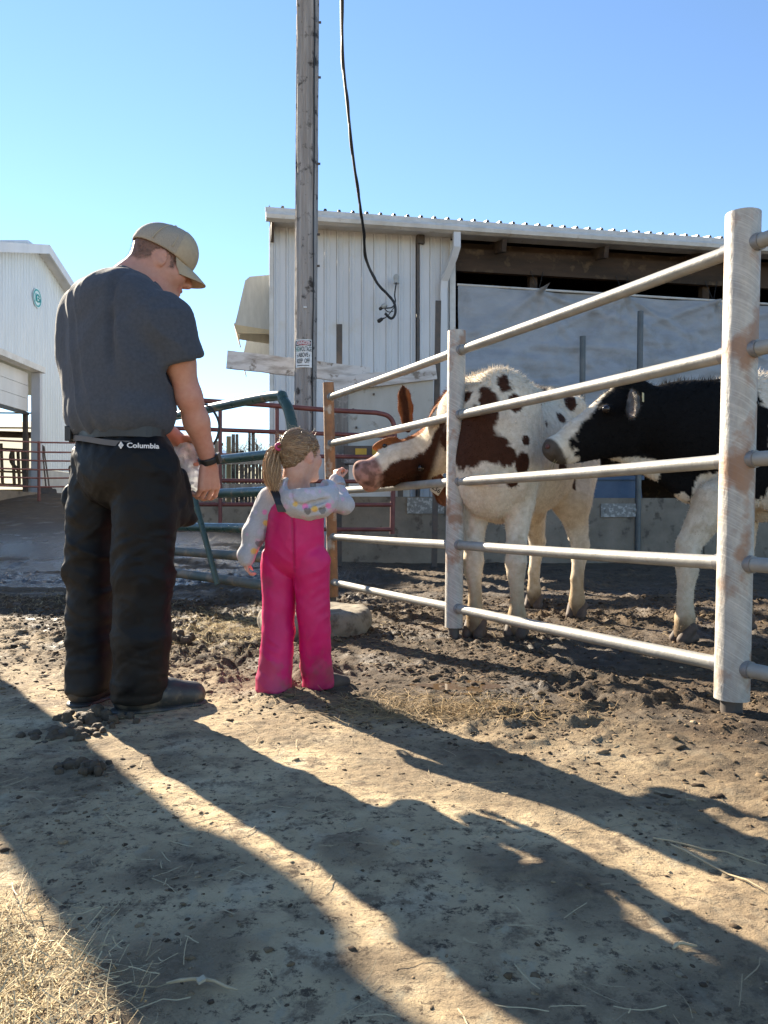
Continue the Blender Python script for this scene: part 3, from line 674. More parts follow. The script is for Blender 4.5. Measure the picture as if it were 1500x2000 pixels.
# ------------------------------------------------------------------ left white barn (gable wall runs away from the camera)
XB = -9.0; Y0b, YP, Y1b = 14.9, 19.85, 24.8; ZR, ZE = 7.62, 6.0; GB = 1.15; BW = 34.0
lb = thing('gable_barn', 'white corrugated gable barn with open overhead door on the left', 'barn', (XB, YP, GB))
m_lb = mat('pale_corrugated_steel', (.60, .65, .68), (.54, .59, .62), 3, stretch=(1, 1, .2), rough=.4, rvar=.08)
DY0, DY1, DZ = 15.6, 19.75, 4.42
def ztop(y): return ZR - (ZR - ZE) * abs(y - YP) / (YP - Y0b)
def corr(ya, yb, zlo):
    vs = []; f = []; pitch = .152; n = int((yb - ya) / pitch) * 4
    ys_ = np.linspace(ya, yb, n + 1)
    for i, y in enumerate(ys_):
        o = (0, .02, .02, 0)[i % 4]; zl = zlo(y)
        vs += [V(XB + o, y, zl), V(XB + o, y, ztop(y) - .02)]
    for i in range(n): f.append((2 * i, 2 * i + 2, 2 * i + 3, 2 * i + 1))
    return vs, f
for ya, yb, zl in ((Y0b, DY0, 1.9), (DY0, DY1, DZ), (DY1, 22.2, 1.95), (22.2, Y1b, 1.95)):
    v, f = corr(ya, yb, lambda y, zl=zl: zl); mk('wall_panel', v, f, m_lb, lb)
mb = MB(); mb.box((XB - .2, DY1 + .02, .7), (XB + .03, Y1b, 1.94), .01); mb.build('concrete_base', mat('pale_concrete', (.50, .49, .46), (.42, .41, .38), 3, rough=.9, bump=.3, bscale=14), lb)
mb = MB(); mb.box((XB - .2, Y0b, .7), (XB + .03, DY0 - .02, 1.9), .01); mb.build('concrete_base', m_conc, lb)
# roof: two slopes overhanging the gable a little, rake trim
for s_, ye in ((-1, Y0b - .35), (1, Y1b + .35)):
    ze = ZR - (ZR - ZE) * abs(ye - YP) / (YP - Y0b); mb = MB()
    mb.prism([(XB + .32, YP, ZR + .03), (XB + .32, ye, ze + .03), (XB + .32, ye, ze + .09), (XB + .32, YP, ZR + .09)], (-BW, 0, 0)); mb.build('roof', m_roof, lb)
    mb = MB(); mb.prism([(XB + .325, YP, ZR - .13), (XB + .325, ye, ze - .13), (XB + .325, ye, ze + .10), (XB + .325, YP, ZR + .10)], (.04, 0, 0)); mb.build('rake_trim', m_white, lb)
    mb = MB(); mb.prism([(XB + .02, YP, ZR - .03), (XB + .02, ye, ze - .03), (XB + .02, ye, ze - .0), (XB + .02, YP, ZR - .0)], (.3, 0, 0)); mb.build('soffit', m_white, lb)
mb = MB()
mb.box((XB - BW + .5, YP - .2, ZR + .07), (XB - .1, YP + .2, ZR + .15), .02)
mb.build('ridge_cap', m_roof, lb)
# door opening: header, jamb, raised overhead door
mb = MB(); mb.box((XB - .02, DY0 - .1, DZ - .02), (XB + .24, DY1 + .14, DZ + .13), .01); mb.build('door_header', m_trim, lb)
m_jamb = mat('grey_jamb', (.46, .47, .50), (.38, .39, .42), 3, stretch=(1, 1, .3), rough=.5, c3=(.25, .12, .12), s3=2, t3=(.62, .7))
mb = MB(); mb.box((XB - .07, DY1 - .03, .8), (XB + .17, DY1 + .10, DZ - .03), .01); mb.build('door_jamb', m_jamb, lb)
for i in range(3):
    z1 = DZ - .06 - i * .33; mb = MB(); mb.box((XB - .16, DY0, z1 - .32), (XB - .10, DY1 - .10, z1), .01); d = mb.build('door_section', m_white, lb)
mb = MB(); mb.box((XB - .17, DY0, DZ - 1.13), (XB - .09, DY1 - .08, DZ - 1.06)); mb.build('door_seal', m_black, lb)
mb = MB(); mb.box((XB - .22, DY1 - .16, .9), (XB - .12, DY1 - .06, DZ - 1.05)); mb.build('door_track', m_dark, lb)
# far side walls and ridge posts inside
mb = MB(); mb.box((XB - BW, Y0b, .3), (XB - .25, Y0b + .06, ZE)); mb.build('eave_wall', m_lb, lb)
mb = MB(); mb.box((XB - BW, Y1b - .06, 4.6), (XB - .3, Y1b, ZE)); mb.build('eave_wall', m_lb, lb)
for i in range(4):
    mb = MB(); mb.box((XB - 4 - i * 5, Y1b - .3, .3), (XB - 3.8 - i * 5, Y1b - .1, ZE)); mb.build('post', m_brownwood, lb)
# round green emblem on the gable
sc = V(XB + .04, 19.85, 6.34); m_teal = mat('teal_paint', (.03, .33, .34), (.02, .26, .28), 20, rough=.5); m_eml = mat('pale_disc', (.55, .70, .72), rough=.5)
def disc(r0, r1, x, n=36):
    vs = [sc + V(x, r * cos(2 * pi * i / n), r * sin(2 * pi * i / n)) for r in (r0, r1) for i in range(n)]
    return vs, [(i, (i + 1) % n, n + (i + 1) % n, n + i) for i in range(n)]
v, f = disc(.001, .25, .0); em = mk('round_emblem', v, f, m_eml, lb)
v, f = disc(.185, .225, .006); mk('emblem_ring', v, f, m_teal, em)
mb = MB()
mb.obox(sc + V(.006, -.09, 0), (0, 0, 1), (0, 1, 0), (1, 0, 0), .11, .018, .003)
mb.tube([sc + V(.006, .085 * cos(a) + .025, .09 * sin(a)) for a in np.linspace(.5, 5.6, 14)], .02, 6); mb.tube([sc + V(.006, .02, .0), sc + V(.006, .13, .0), sc + V(.006, .13, -.08)], .018, 6); mb.build('emblem_letters', m_teal, em)
# stalls and headlocks inside the door
st = thing('stall_rails', 'rusty headlock bars and beam standing inside the barn doorway', 'stall', (-10.4, 21.2, 1.2))
m_rail = mat('brown_pipe', (.12, .085, .06), (.07, .05, .04), 9, rough=.6)
mb = MB(); a, b = W(-60, 846, 20.6), W(62, 850, 21.6); mb.tube([a, b], .09, 8); mb.build('beam', m_brownwood, st)
for px, pt in ((2, 866), (25, 876), (35, 878), (44, 880)):
    a = W(px, pt, 21); b = W(px + 3, 945, 21); mb = MB(); mb.tube([a, b], .045, 8); mb.build('headlock_bar', m_rail, st)
a = W(51, 850, 21.3); mb = MB(); mb.obox((a + V(a[0], a[1], 1.2)) / 2, UPZ, (1, 0, 0), (0, 1, 0), (a[2] - 1.2) / 2, .06, .06); mb.build('post', m_brownwood, st)
mb = MB(); mb.tube(spline([W(25, 880, 20.9), W(21, 892, 20.9), W(24, 905, 20.9), W(36, 918, 20.9)]), .05, 7); mb.build('hose', m_dark, st)
for py in (877, 921, 946):
    mb = MB(); mb.tube([W(-60, py - 4, 20.5), W(50, py + 2, 21.2)], .03, 8); mb.build('rail', m_rail, st)
for py in (806, 835):
    mb = MB(); mb.tube([W(-60, py, 22), W(62, py + 1, 22.4)], .025, 6); mb.build('cable', m_dark, st)
o = tag(mk('straw_bedding', *(lambda m_: (m_.v, m_.f))(MB().box((-14.5, 20.6, 1.2), (-9.6, 21.6, 1.42), .05)), mat('straw_bed', (.50, .38, .20), (.34, .24, .12), 12, rough=1, bump=.8, bscale=40)), 'low bank of straw bedding inside the barn doorway', 'straw')
# shovels leaning on the concrete base
def shovel(px, pt, px2, pb, lab):
    o = thing('scraper_shovel', lab, 'shovel', tuple(W(px2, pb, 19.6)))
    a, b = W(px, pt, 20.0), W(px2, pb - 8, 19.6); mb = MB(); mb.tube([a, b], .02, 8); mb.build('handle', m_rail, o, True)
    d = unit(b - a); mb = MB(); mb.obox(b + d * .12, d, V(.95, .3, 0), np.cross(d, V(.95, .3, 0)), .14, .16, .012, .03); mb.build('blade', m_dark, o)
    mb = MB(); mb.tube([a, a - d * .12], .035, 8); mb.build('grip', m_dark, o)
shovel(83, 878, 90, 962, 'dark scraper shovel leaning on the barn base nearest the door'); shovel(86, 880, 97, 964, 'thin handled scraper shovel leaning right of the first one')
o = thing('bent_pipe_stand', 'bent grey pipe stand by the barn base behind the man', 'pipe stand', tuple(W(139, 962, 19)))
mb = MB(); mb.tube(spline([W(139, 962, 19), W(139, 930, 19), W(136, 915, 19), W(139, 911, 19), W(146, 911, 19)], 6), .035, 8); mb.build('bent_pipe', m_dark, o, True)

# red pipe panels in front of the barn
pp = thing('corral_fence', 'thin dark red pipe corral fence in front of the left barn', 'fence', tuple(W(75, 965, 17)))
for i, (ya, yb) in enumerate(((856, 866), (876, 884), (893, 901), (912, 917), (929, 933), (946, 950))):
    mb = MB(); mb.tube([W(-80, ya, 15.0), W(76, (ya + yb) / 2 + 3, 17.3), W(210, yb, 19.2)], .019, 8); mb.build('rail', m_red, pp)
for px, Y in ((-40, 15.6), (76, 17.3), (205, 19.1)):
    a = W(px, 862, Y); mb = MB(); mb.tube([a, V(a[0], a[1], base_h(a[0], a[1]) - .05)], .035, 8); mb.build('post', m_red, pp)
o = thing('kerb_slab', 'long dark concrete kerb at the foot of the left barn', 'kerb', (-8.6, 18, 1.1)); mb = MB(); mb.box((-8.95, 15, .6), (-8.7, 25, 1.3), .02); mb.build('kerb', m_conc, o)

# ------------------------------------------------------------------ weathered board stockade, fields and bare trees in the distance
stk = thing('board_stockade', 'old grey vertical board fence beyond the green gate', 'fence', (-3.4, 18, 1))
m_yw = mat('yellowed_post', (.30, .25, .15), (.2, .17, .1), 7, stretch=(1, 1, .1), rough=.9)
m_stk0 = mat('dark_weathered_board', (.15, .145, .14), (.05, .046, .042), 6, stretch=(1, 1, .1), rough=.9, c3=(.02, .018, .016), s3=3, t3=(.52, .6)); rs = random.Random(4); px = 428
while px < 536:
    w = rs.uniform(5, 10); Y = 17.6 + rs.uniform(-.15, .15); top = rs.choice((888, 880, 872, 893, 868, 884)); 
    if 438 < px < 446: top = 852
    if 452 < px < 464: top = 848
    if 484 < px < 492: top = 846
    a, b = W(px, top, Y), W(px + w, 995, Y); mb = MB(); mb.box((a[0], Y - .03, base_h(a[0], Y) - .1), (b[0] - .01, Y + .03, a[2]), .008); mb.build('board', m_yw if 438 < px < 446 else m_stk0, stk); px += w + rs.choice((.4, .8, 1.6))
for py in (902, 950):
    mb = MB(); a, b = W(420, py, 17.45), W(540, py + 2, 17.45); mb.box((a[0], 17.40, a[2] - .06), (b[0], 17.46, a[2] + .06)); mb.build('rail', m_oldwood, stk)
sb = thing('dark_rail_fence', 'dark board rails running left of the old stockade', 'fence', tuple(W(405, 960, 20)))
for py in (868, 905, 930):
    mb = MB(); a, b = W(330, py - 6, 20), W(436, py, 20); mb.tube([a, b], .04, 6); mb.build('rail', m_dark, sb)
for px in (345, 395, 425):
    a = W(px, 862, 20); mb = MB(); mb.box((a[0] - .06, 19.9, .8), (a[0] + .06, 20.05, a[2])); mb.build('post', m_oldwood, sb)
o = thing('weathered_trough', 'low grey concrete trough beyond the green gate', 'trough', tuple(W(430, 1000, 15)))
a, b = W(340, 988, 14.5), W(520, 1018, 14.5); mb = MB(); mb.box((a[0], 14.3, b[2] - .1), (b[0], 14.9, a[2]), .03); mb.build('trough_wall', m_conc, o)
o = thing('green_shed', 'pale green shed far behind the gate beside the stockade', 'shed', tuple(W(425, 930, 40)))
a, b = W(404, 893, 40), W(440, 940, 40); mb = MB(); mb.box((a[0], 40, b[2] - .5), (b[0], 43, a[2])); mb.build('shed_wall', mat('pale_green', (.35, .52, .45), rough=.6), o)
mb = MB(); mb.prism([(a[0] - .2, 39.7, a[2]), (b[0] + .2, 39.7, a[2]), ((a[0] + b[0]) / 2, 39.7, a[2] + .5)], (0, 3.6, 0)); mb.build('shed_roof', m_roof, o)
m_bark = mat('bare_twigs', (.20, .17, .15), (.28, .24, .21), 3, rough=.95)
def bare_tree(x, y, h, seed, lab):
    r = random.Random(seed); z0 = float(base_h(x, y)) - .3; t = thing('bare_tree', lab, 'tree', (x, y, z0), 'bare trees on the horizon'); tr = MB(); cr = MB()
    def branch(p, d, L, rad, dep):
        pts = [p]
        for i in range(3):
            d = unit(d + V(r.uniform(-.2, .2), r.uniform(-.2, .2), r.uniform(-.05, .15))); pts.append(pts[-1] + d * L / 3)
        (tr if dep == 0 else cr).tube(pts, [rad, rad * .85, rad * .7, rad * .5], 6 if dep < 2 else 3, False)
        if dep < 4:
            for k in range(5 if dep == 0 else 4):
                q = pts[r.choice((1, 2, 3)) if dep else r.choice((2, 3))]; a = r.uniform(0, 2 * pi); e = r.uniform(.45, .95)
                branch(q, unit(d * (1 - e * .4) + V(cos(a), sin(a), .2) * e), L * r.uniform(.55, .75), rad * .5, dep + 1)
    branch(V(x, y, z0), V(0, 0, 1), h * .36, h * .022, 0); tr.build('trunk', m_bark, t); cr.build('crown', m_bark, t)
for i, (px, Y, top, lab) in enumerate(((428, 95, 818, 'bare tree nearest the man, above the second gate rail'), (455, 110, 822, 'small bare tree between two taller ones on the horizon'), (474, 90, 812, 'tallest bare tree, just left of the girl hair'), (500, 120, 830, 'faint bare tree next to the barn corner'), (405, 130, 832, 'short bare tree at the edge of the man arm'))):
    p = W(px, top, Y); bare_tree(p[0], Y, p[2] - float(base_h(p[0], Y)) + .3, 20 + i, lab)

# ------------------------------------------------------------------ red gate in front of the bunk wall
rg = thing('red_pipe_gate', 'old red pipe gate with rounded corner behind the brown cow head', 'gate', tuple(W(768, 1045, 9.0)))
RA = lambda px: 8.4 + (px - 400) / 368 * .5
def rt(name, pts, r, m=m_red): mb = MB(); mb.tube(pts, r, 10); return mb.build(name, m, rg, True)
fr = [W(330, 777, RA(330)), W(400, 783, RA(400)), W(520, 791, RA(520)), W(640, 801, RA(640)), W(735, 806, RA(735)), W(757, 812, RA(757)), W(768, 826, RA(768)), W(771, 850, RA(768)), W(768, 940, RA(768)), W(766, 1043, RA(768))]
rt('frame', fr[:4] + spline(fr[4:8], 5) + fr[8:], .028)
for ya, yb in ((836, 852), (888, 893), (938, 941), (985, 986), (1034, 1034)):
    rt('rail', [W(330, ya, RA(330)), W(768, yb, RA(768))], .024)
for px, pt, pb in ((541, 798, 1030), (430, 790, 1030)): rt('brace', [W(px, pt, RA(px) - .03), W(px, pb, RA(px) - .03)], .022)
# ------------------------------------------------------------------ green gate
gg = thing('green_tube_gate', 'open green tube gate with bent top corner between man and girl', 'gate', (-.58, 5.0, 0))
m_green = mat('dark_green_tube', (.022, .050, .042), (.035, .07, .06), 7, rough=.32, c3=(.16, .12, .08), s3=9, t3=(.58, .68), rvar=.12)
m_gmud = mat('muddy_green_tube', (.12, .10, .075), (.05, .075, .065), 6, rough=.6, c3=(.2, .15, .1), s3=7, t3=(.5, .62))
G0 = V(-.585, 5.0, 0); GDv = unit(V(-.9, 1, 0)); GL = 3.3
def gp_(t, z): return G0 + GDv * t + UPZ * z
def gt(name, pts, r, m=m_green): mb = MB(); mb.tube(pts, r, 12); return mb.build(name, m, gg, True)
top = 1.53
gt('frame', [gp_(GL, .28)] + spline([gp_(GL, 1.35), gp_(GL - .05, 1.48), gp_(GL - .2, top), gp_(GL - .5, top)], 5)[:-1] + spline([gp_(GL - .5, top), gp_(1.6, top), gp_(.30, top), gp_(.12, top - .05), gp_(.03, top - .2), gp_(0, top - .45), gp_(0, .9)], 6)[:-1] + [gp_(0, .9), gp_(0, .24)], .036)
for i, z in enumerate((1.135, .885, .63, .43, .24)): gt('rail', [gp_(0, z), gp_(GL, z + (.03 if i == 4 else 0))], .034 if i < 4 else .036, m_green if i < 3 else m_gmud)
gt('brace', [W(352, 900, 5.72), W(372, 945, 5.66), W(425, 1142, 5.52)], .022, m_green)
o = thing('loop_of_hose', 'thin black hose looped over the top rail of the green gate', 'hose', tuple(W(405, 795, 5.6)))
mb = MB(); mb.tube(spline([W(388, 790, 5.62), W(402, 790, 5.55), W(417, 803, 5.53), W(428, 828, 5.53), W(424, 855, 5.53), W(412, 872, 5.55), W(400, 880, 5.6)], 8), .009, 8); mb.build('hose', m_black, o, True)

# ------------------------------------------------------------------ the galvanised pipe fence
m_post = mat('scratched_galvanised_post', (.44, .42, .375), (.32, .30, .27), 26, stretch=(1, 1, .5), rough=.55, metal=.1, bump=.35, bscale=55, c3=(.36, .20, .12), s3=4.6, t3=(.54, .66))
def post_material(m, rust):
    # bare pipe with diagonal grinding scratches and rust-coloured patches
    t = m.node_tree; N, L = t.nodes, t.links; b = N['Principled BSDF']; src = b.inputs['Base Color'].links[0].from_socket
    tc = N.new('ShaderNodeTexCoord'); mp = N.new('ShaderNodeMapping'); mp.inputs['Scale'].default_value = (5, 5, 190); m0 = N.new('ShaderNodeMapping'); m0.inputs['Rotation'].default_value = (0, radians(-33), 0)
    L.new(tc.outputs['Object'], m0.inputs[0]); L.new(m0.outputs[0], mp.inputs[0]); n = N.new('ShaderNodeTexNoise'); n.inputs['Scale'].default_value = 1; n.inputs['Detail'].default_value = 2; L.new(mp.outputs[0], n.inputs['Vector'])
    r = N.new('ShaderNodeMapRange'); r.inputs[1].default_value = .50; r.inputs[2].default_value = .70; r.inputs[4].default_value = .6; L.new(n.outputs[0], r.inputs[0])
    x = N.new('ShaderNodeMix'); x.data_type = 'RGBA'; L.new(r.outputs[0], x.inputs[0]); L.new(src, x.inputs[6]); x.inputs[7].default_value = (.60, .56, .50, 1)
    n2 = N.new('ShaderNodeTexNoise'); n2.inputs['Scale'].default_value = 5; n2.inputs['Detail'].default_value = 9; L.new(tc.outputs['Object'], n2.inputs['Vector'])
    r2 = N.new('ShaderNodeMapRange'); r2.inputs[1].default_value = rust; r2.inputs[2].default_value = rust + .07; r2.inputs[4].default_value = .85; L.new(n2.outputs[0], r2.inputs[0])
    y = N.new('ShaderNodeMix'); y.data_type = 'RGBA'; L.new(r2.outputs[0], y.inputs[0]); L.new(x.outputs[2], y.inputs[6]); y.inputs[7].default_value = (.27, .145, .08, 1); L.new(y.outputs[2], b.inputs['Base Color'])
post_material(m_post, .545)
m_rustpost = mat('rusty_orange_post', (.30, .15, .065), (.20, .10, .05), 14, rough=.75, bump=.5, bscale=60, c3=(.38, .33, .27), s3=9, t3=(.56, .66))
m_rpipe = mat('galvanised_rail', (.34, .325, .29), (.25, .24, .21), 9, stretch=(1, 1, 1), rough=.5, metal=.15, c3=(.26, .21, .15), s3=13, t3=(.62, .74), bump=.15, bscale=60)
m_cap = mat('weld_collar', (.20, .20, .20), (.28, .26, .24), 20, rough=.5, metal=.3)
fence = thing('pipe_fence', 'galvanised five rail pipe fence between the children and the cows'.replace('children', 'people'), 'fence', (.41, 4.5, 0))
HS = (1.68, 1.305, .918, .549, .18)
posts = [(W(1432, 1007, 2.75)[0], 2.75, .012 * 2.0, .060, 1.80, .064), (W(887, 1007, 4.5)[0], 4.5, .010, .0525, 1.80, .066), (W(649, 1007, 6.25)[0], 6.25, -.022, .044, 1.80, .06)]
def pax(i, z):
    if i < 3: x, y, le = posts[i][:3]; return V(x + le * (z - .3), y, z)
    d = FA - FB; q = FA + d * .5; return V(q[0], q[1], z)
for i, (x, y, le, r, h, zb_) in enumerate(posts):
    mb = MB(); zz = np.linspace(zb_, h, 8); mb.tube([pax(i, z) for z in zz], r, 40); p_ = mb.build('post', m_post if i < 2 else m_rustpost, fence, True, 50)
    p_['label'] = ('near galvanised post with diagonal scratches', 'middle post with rust down its right side', 'far rusty orange post')[i]
    mb = MB(); mb.tube([pax(i, -.15), pax(i, .2)], r * .62, 14); mb.build('ground_pipe', m_dark, p_, True)
    if i == 0:
        q = pax(0, 1.12) + V(.052, -.036, 0); mb = MB(); d = unit(V(.052, -.036, 0)); mb.tube([q - d * .004, q + d * .0006], .006, 10); mb.build('bolt_hole', m_black, p_, True)
for (ia, ib) in ((0, 1), (1, 2), (3, 0)):
    for z in HS:
        a, b = pax(ia, z), pax(ib, z); d = unit(b - a); sag = [a + (b - a) * t_ - UPZ * (.004 * sin(pi * t_)) for t_ in np.linspace(0, 1, 9)]
        mb = MB(); mb.tube(sag, .0265, 18); r_ = mb.build('rail', m_rpipe, fence, True, 50)
        for q, s_ in ((a, 1), (b, -1)):
            if np.linalg.norm(q - pax(3, z)) < .01: continue
            rad = posts[ia if s_ == 1 else ib][3]; mb = MB(); c = q + d * s_ * (rad + .006); mb.tube([c - d * s_ * .03, c + d * s_ * .012], .031, 16); mb.build('weld_collar', m_cap, r_, True)

# concrete filled tyre
ty = thing('concrete_tyre', 'old tyre filled with concrete lying by the fence behind the girl', 'tyre', tuple(V(W(616, 1200, 4.72)[0], 4.72, 0)))
tx = W(616, 1200, 4.72)[0]; TR, TH = .345, .165
s = SDF((tx - .45, 4.25, -.1), (tx + .45, 5.2, .3), .009)
s.ell((tx, 4.72, .08), (TR, TR, .20), k=.01); s.cut((tx, 4.72, TH - .005), (0.03, -.02, 1), .03); s.cut((tx, 4.72, -.06), (0, 0, -1), .01)
s.ell((tx, 4.72, .22), (.2, .2, .09), k=.02, sub=True)
v, q = s.mesh(1); N_ = normals(v, q); v = v + N_ * ((fbm(v * 9, 3, 4) - .5) * .035)[:, None]
m_ty = mat('muddy_concrete_tyre', (.26, .22, .16), (.17, .14, .10), 6, rough=.95, bump=.6, bscale=35, c3=(.08, .06, .04), s3=6, t3=(.55, .65))
mk('tyre_block', v, q, m_ty, ty, True)
# ------------------------------------------------------------------ cattle
m_coat = mat('cow_coat', (1, 1, 1), (.80, .76, .70), 30, attr=True, rough=.85, bump=.25, bscale=160, bdist=.004, spec=.12)
m_fur = mat('cow_hair', (1, 1, 1), attr=True, rough=.85, spec=.08)
m_hoof = mat('dirty_hoof', (.10, .065, .045), (.05, .035, .025), 25, rough=.75)
m_eye = mat('dark_eye', (.015, .010, .008), rough=.12)
m_nostril = mat('nostril_skin', (.10, .035, .03), rough=.5)
m_tagw = mat('cream_ear_tag', (.62, .58, .45), rough=.5); m_tagy = mat('yellow_ear_tag', (.65, .55, .30), rough=.5)
WHITE = V(.70, .62, .50); BROWN = V(.060, .024, .013); SUNLIT_BROWN = V(.27, .095, .032); BLACK = V(.006, .0055, .0055); PINK = V(.42, .24, .20)
def fur(v, q, col, parent, n, length=.022, flow=(0, 0, -1), seed=1, width=.0018, keep=None, lift=.55):
    r = np.random.default_rng(seed); N_ = normals(v, q)
    i = r.integers(0, len(q), n); w = r.dirichlet((1, 1, 1, 1), n)[:, :, None]
    p = (v[q[i]] * w).sum(1); nn = N_[q[i, 0]]; c = col[q[i, 0]]
    if keep is not None: k = keep(p, nn); p, nn, c = p[k], nn[k], c[k]
    n = len(p); fl = V(*flow); t = fl - nn * (nn @ fl)[:, None]; t = t / (np.linalg.norm(t, axis=1)[:, None] + .2)
    d = nn * lift + t * (1 - lift * .5) + r.normal(0, .28, (n, 3)); d /= np.linalg.norm(d, axis=1)[:, None]
    L_ = length * r.uniform(.5, 1.25, n)[:, None] if np.isscalar(length) else length(p)[:, None] * r.uniform(.5, 1.25, n)[:, None]
    side = np.cross(d, nn + .01); side /= np.linalg.norm(side, axis=1)[:, None] + 1e-9
    P = np.empty((n, 3, 3)); P[:, 0] = p - side * width - nn * .002; P[:, 1] = p + side * width - nn * .002; P[:, 2] = p + d * L_
    cc = np.repeat((c * r.uniform(.8, 1.15, n)[:, None])[:, None], 3, 1).reshape(-1, 3)
    return mk('coat_hair', P.reshape(-1, 3), np.arange(3 * n).reshape(-1, 3), m_fur, parent, col=cc, kind='stuff')
def leg_chain(s, pts, rs, k=.03): s.chain(pts, rs, k)
def hoof(foot, D, parent):
    D = unit(V(D[0], D[1], 0)); S = V(-D[1], D[0], 0); f = V(*foot); s = SDF(f + V(-.15, -.15, -.03), f + V(.15, .15, .14), .006)
    for a in (-1, 1):
        s.cone(f + S * a * .030 + V(0, 0, .085) - D * .015, f + S * a * .036 + D * .045 + V(0, 0, .018), .038, .030, .008)
        s.cone(f + S * a * .030 - D * .04 + V(0, 0, .03), f + S * a * .034 + D * .03 + V(0, 0, .015), .028, .028, .008)
    s.cut(f + V(0, 0, -.006), (0, 0, -1), .004); v, q = s.mesh(1); mk('hoof', v, q, m_hoof, parent, True)
def ear(base, tip, face, w, parent, c_out, c_in, drop=.0):
    base, tip, face = V(*base), V(*tip), unit(V(*face)); ax = tip - base; L_ = np.linalg.norm(ax); ax = unit(ax); side = unit(np.cross(ax, face)); face = np.cross(side, ax)
    s = SDF(np.minimum(base, tip) - .1, np.maximum(base, tip) + .1, .005)
    s.chain([base, base + ax * L_ * .22, base + ax * L_ * .5, base + ax * L_ * .8, tip], [w * .42, w * .7, w * .95, w * .78, w * .22], .012, (face, .38))
    s.chain([base + ax * L_ * .12 + face * w * .28, base + ax * L_ * .5 + face * w * .36, base + ax * L_ * .86 + face * w * .2], [w * .25, w * .66, w * .2], .01, (face, .5)) if False else None
    for t_, r_ in ((.2, .42), (.42, .62), (.62, .55), (.8, .32)): s.ell(base + ax * L_ * t_ + face * w * .36, (w * r_ * 1.05, L_ * .22, w * .42), (side, ax, face), .01, sub=True)
    v, q = s.mesh(1); N_ = normals(v, q); u = np.clip((N_ @ face) * 1.4, 0, 1); rel = v - base; cen = np.abs(rel @ side) / w
    col = c_out[None] * (1 - (u * sstep(.60, .30, cen))[:, None]) + c_in[None] * (u * sstep(.60, .30, cen))[:, None]; col = col * (.75 + .5 * fbm(v * 60, 3, 3))[:, None]
    e = mk('ear', v, q, m_coat, parent, True, col=col); fur(v, q, col, e, 1600, .016, ax, 3, .0012)
    return e
def mud_legs(v, col, hi=.55, c=V(.16, .105, .06)):
    m = sstep(hi, .06, v[:, 2] + (fbm(v * V(9, 9, 4), 33, 4) - .5) * .5); m = np.maximum(m, .55 * sstep(.60, .72, fbm(v * 14, 35, 3)) * sstep(.9, .5, v[:, 2]))
    m2 = sstep(.16, .06, v[:, 2] + (fbm(v * 12, 36, 3) - .5) * .1)
    col = col * (1 - m[:, None] * .85) + V(.36, .25, .13) * m[:, None] * .85
    return col * (1 - m2[:, None] * .8) + V(.09, .06, .04) * m2[:, None] * .8
def blob(v, cs, seed, jit=.42, sharp=9):
    """signed union of ellipsoidal coat patches with ragged edges: >0 inside"""
    n = (fbm(v * 11, seed, 4) - .5) * 2 * jit + (vnoise(v * 55, seed + 9) - .5) * .34; best = np.full(len(v), -9.)
    for (c, r) in cs: best = np.maximum(best, 1 - np.sqrt((((v - V(*c)) / V(*r)) ** 2).sum(1)) + n * .6)
    return np.clip(best * sharp, 0, 1)

# ---- brown and white cow, head turned and pushed through the rails
c1 = thing('cow', 'brown and white cow pushing its head through the pipe fence to the girl', 'cow', (.92, 5.0, 0), 'cows behind the pipe fence')
D = unit(V(-.5, -.87, 0)); S = V(.87, -.5, 0); b0 = V(.90, 5.0, 0)
def Q1(d, s_, z): return b0 + D * d + S * s_ + UPZ * z
s = SDF((-.35, 3.9, -.02), (2.0, 6.5, 1.85), .0115)
A3 = (D, S, UPZ)
s.ell(Q1(-.62, 0, 1.20), (.38, .255, .40), A3); s.ell(Q1(-.1, 0, 1.13), (.70, .29, .40), A3, .06); s.ell(Q1(.40, 0, 1.12), (.36, .245, .45), A3, .06)
s.cone(Q1(.42, 0, 1.43), Q1(-.72, 0, 1.49), .13, .12, .06); s.ell(Q1(.60, 0, .98), (.17, .20, .27), A3, .06)
for a in (-1, 1): s.ell(Q1(-.58, a * .185, 1.47), (.12, .07, .09), A3, .06); s.ell(Q1(.5, a * .17, 1.05), (.17, .10, .26), A3, .06)
s.ell(Q1(-.98, 0, 1.43), (.08, .15, .08), A3, .08)
# neck bends round to the head
s.chain([Q1(.42, -.02, 1.33), V(.57, 4.72, 1.34), V(.50, 4.92, 1.32), W(862, 872, 5.12)], [.27, .22, .19, .165], .07)
# head
hn = unit(V(-.22, -.90, .22)); ha = unit(W(712, 925, 5.0) - W(855, 872, 5.14)); hn = unit(hn - ha * (hn @ ha)); hu = np.cross(hn, ha);
if hu[2] < 0: hu = -hu
Hp = lambda px, py, y: W(px, py, y)
s.cone(Hp(845, 880, 5.14), Hp(775, 900, 5.06), .155, .118, .05, (hn, .78)); s.cone(Hp(775, 900, 5.05), Hp(722, 922, 5.01), .115, .080, .04, (hn, .85))
s.cone(Hp(835, 905, 5.24), Hp(745, 932, 5.12), .125, .07, .05)                                   # jaw behind the face
s.ell(Hp(709, 925, 4.99), (.062, .092, .078), (ha, hu, hn), .035); s.ell(Hp(727, 945, 5.04), (.07, .05, .06), (ha, hu, hn), .03)
s.ell(Hp(821, 915, 5.03), (.045, .032, .03), (ha, hu, hn), .02); s.ell(Hp(752, 866, 5.07), (.095, .030, .045), (unit(ha + hu * .12), hu, hn), .03)
for px, py in ((697, 909), (716, 943)): s.ell(Hp(px, py, 4.925), (.024, .016, .03), (unit(ha + hu * .6), unit(hu - ha * .6), hn), .008, sub=True)
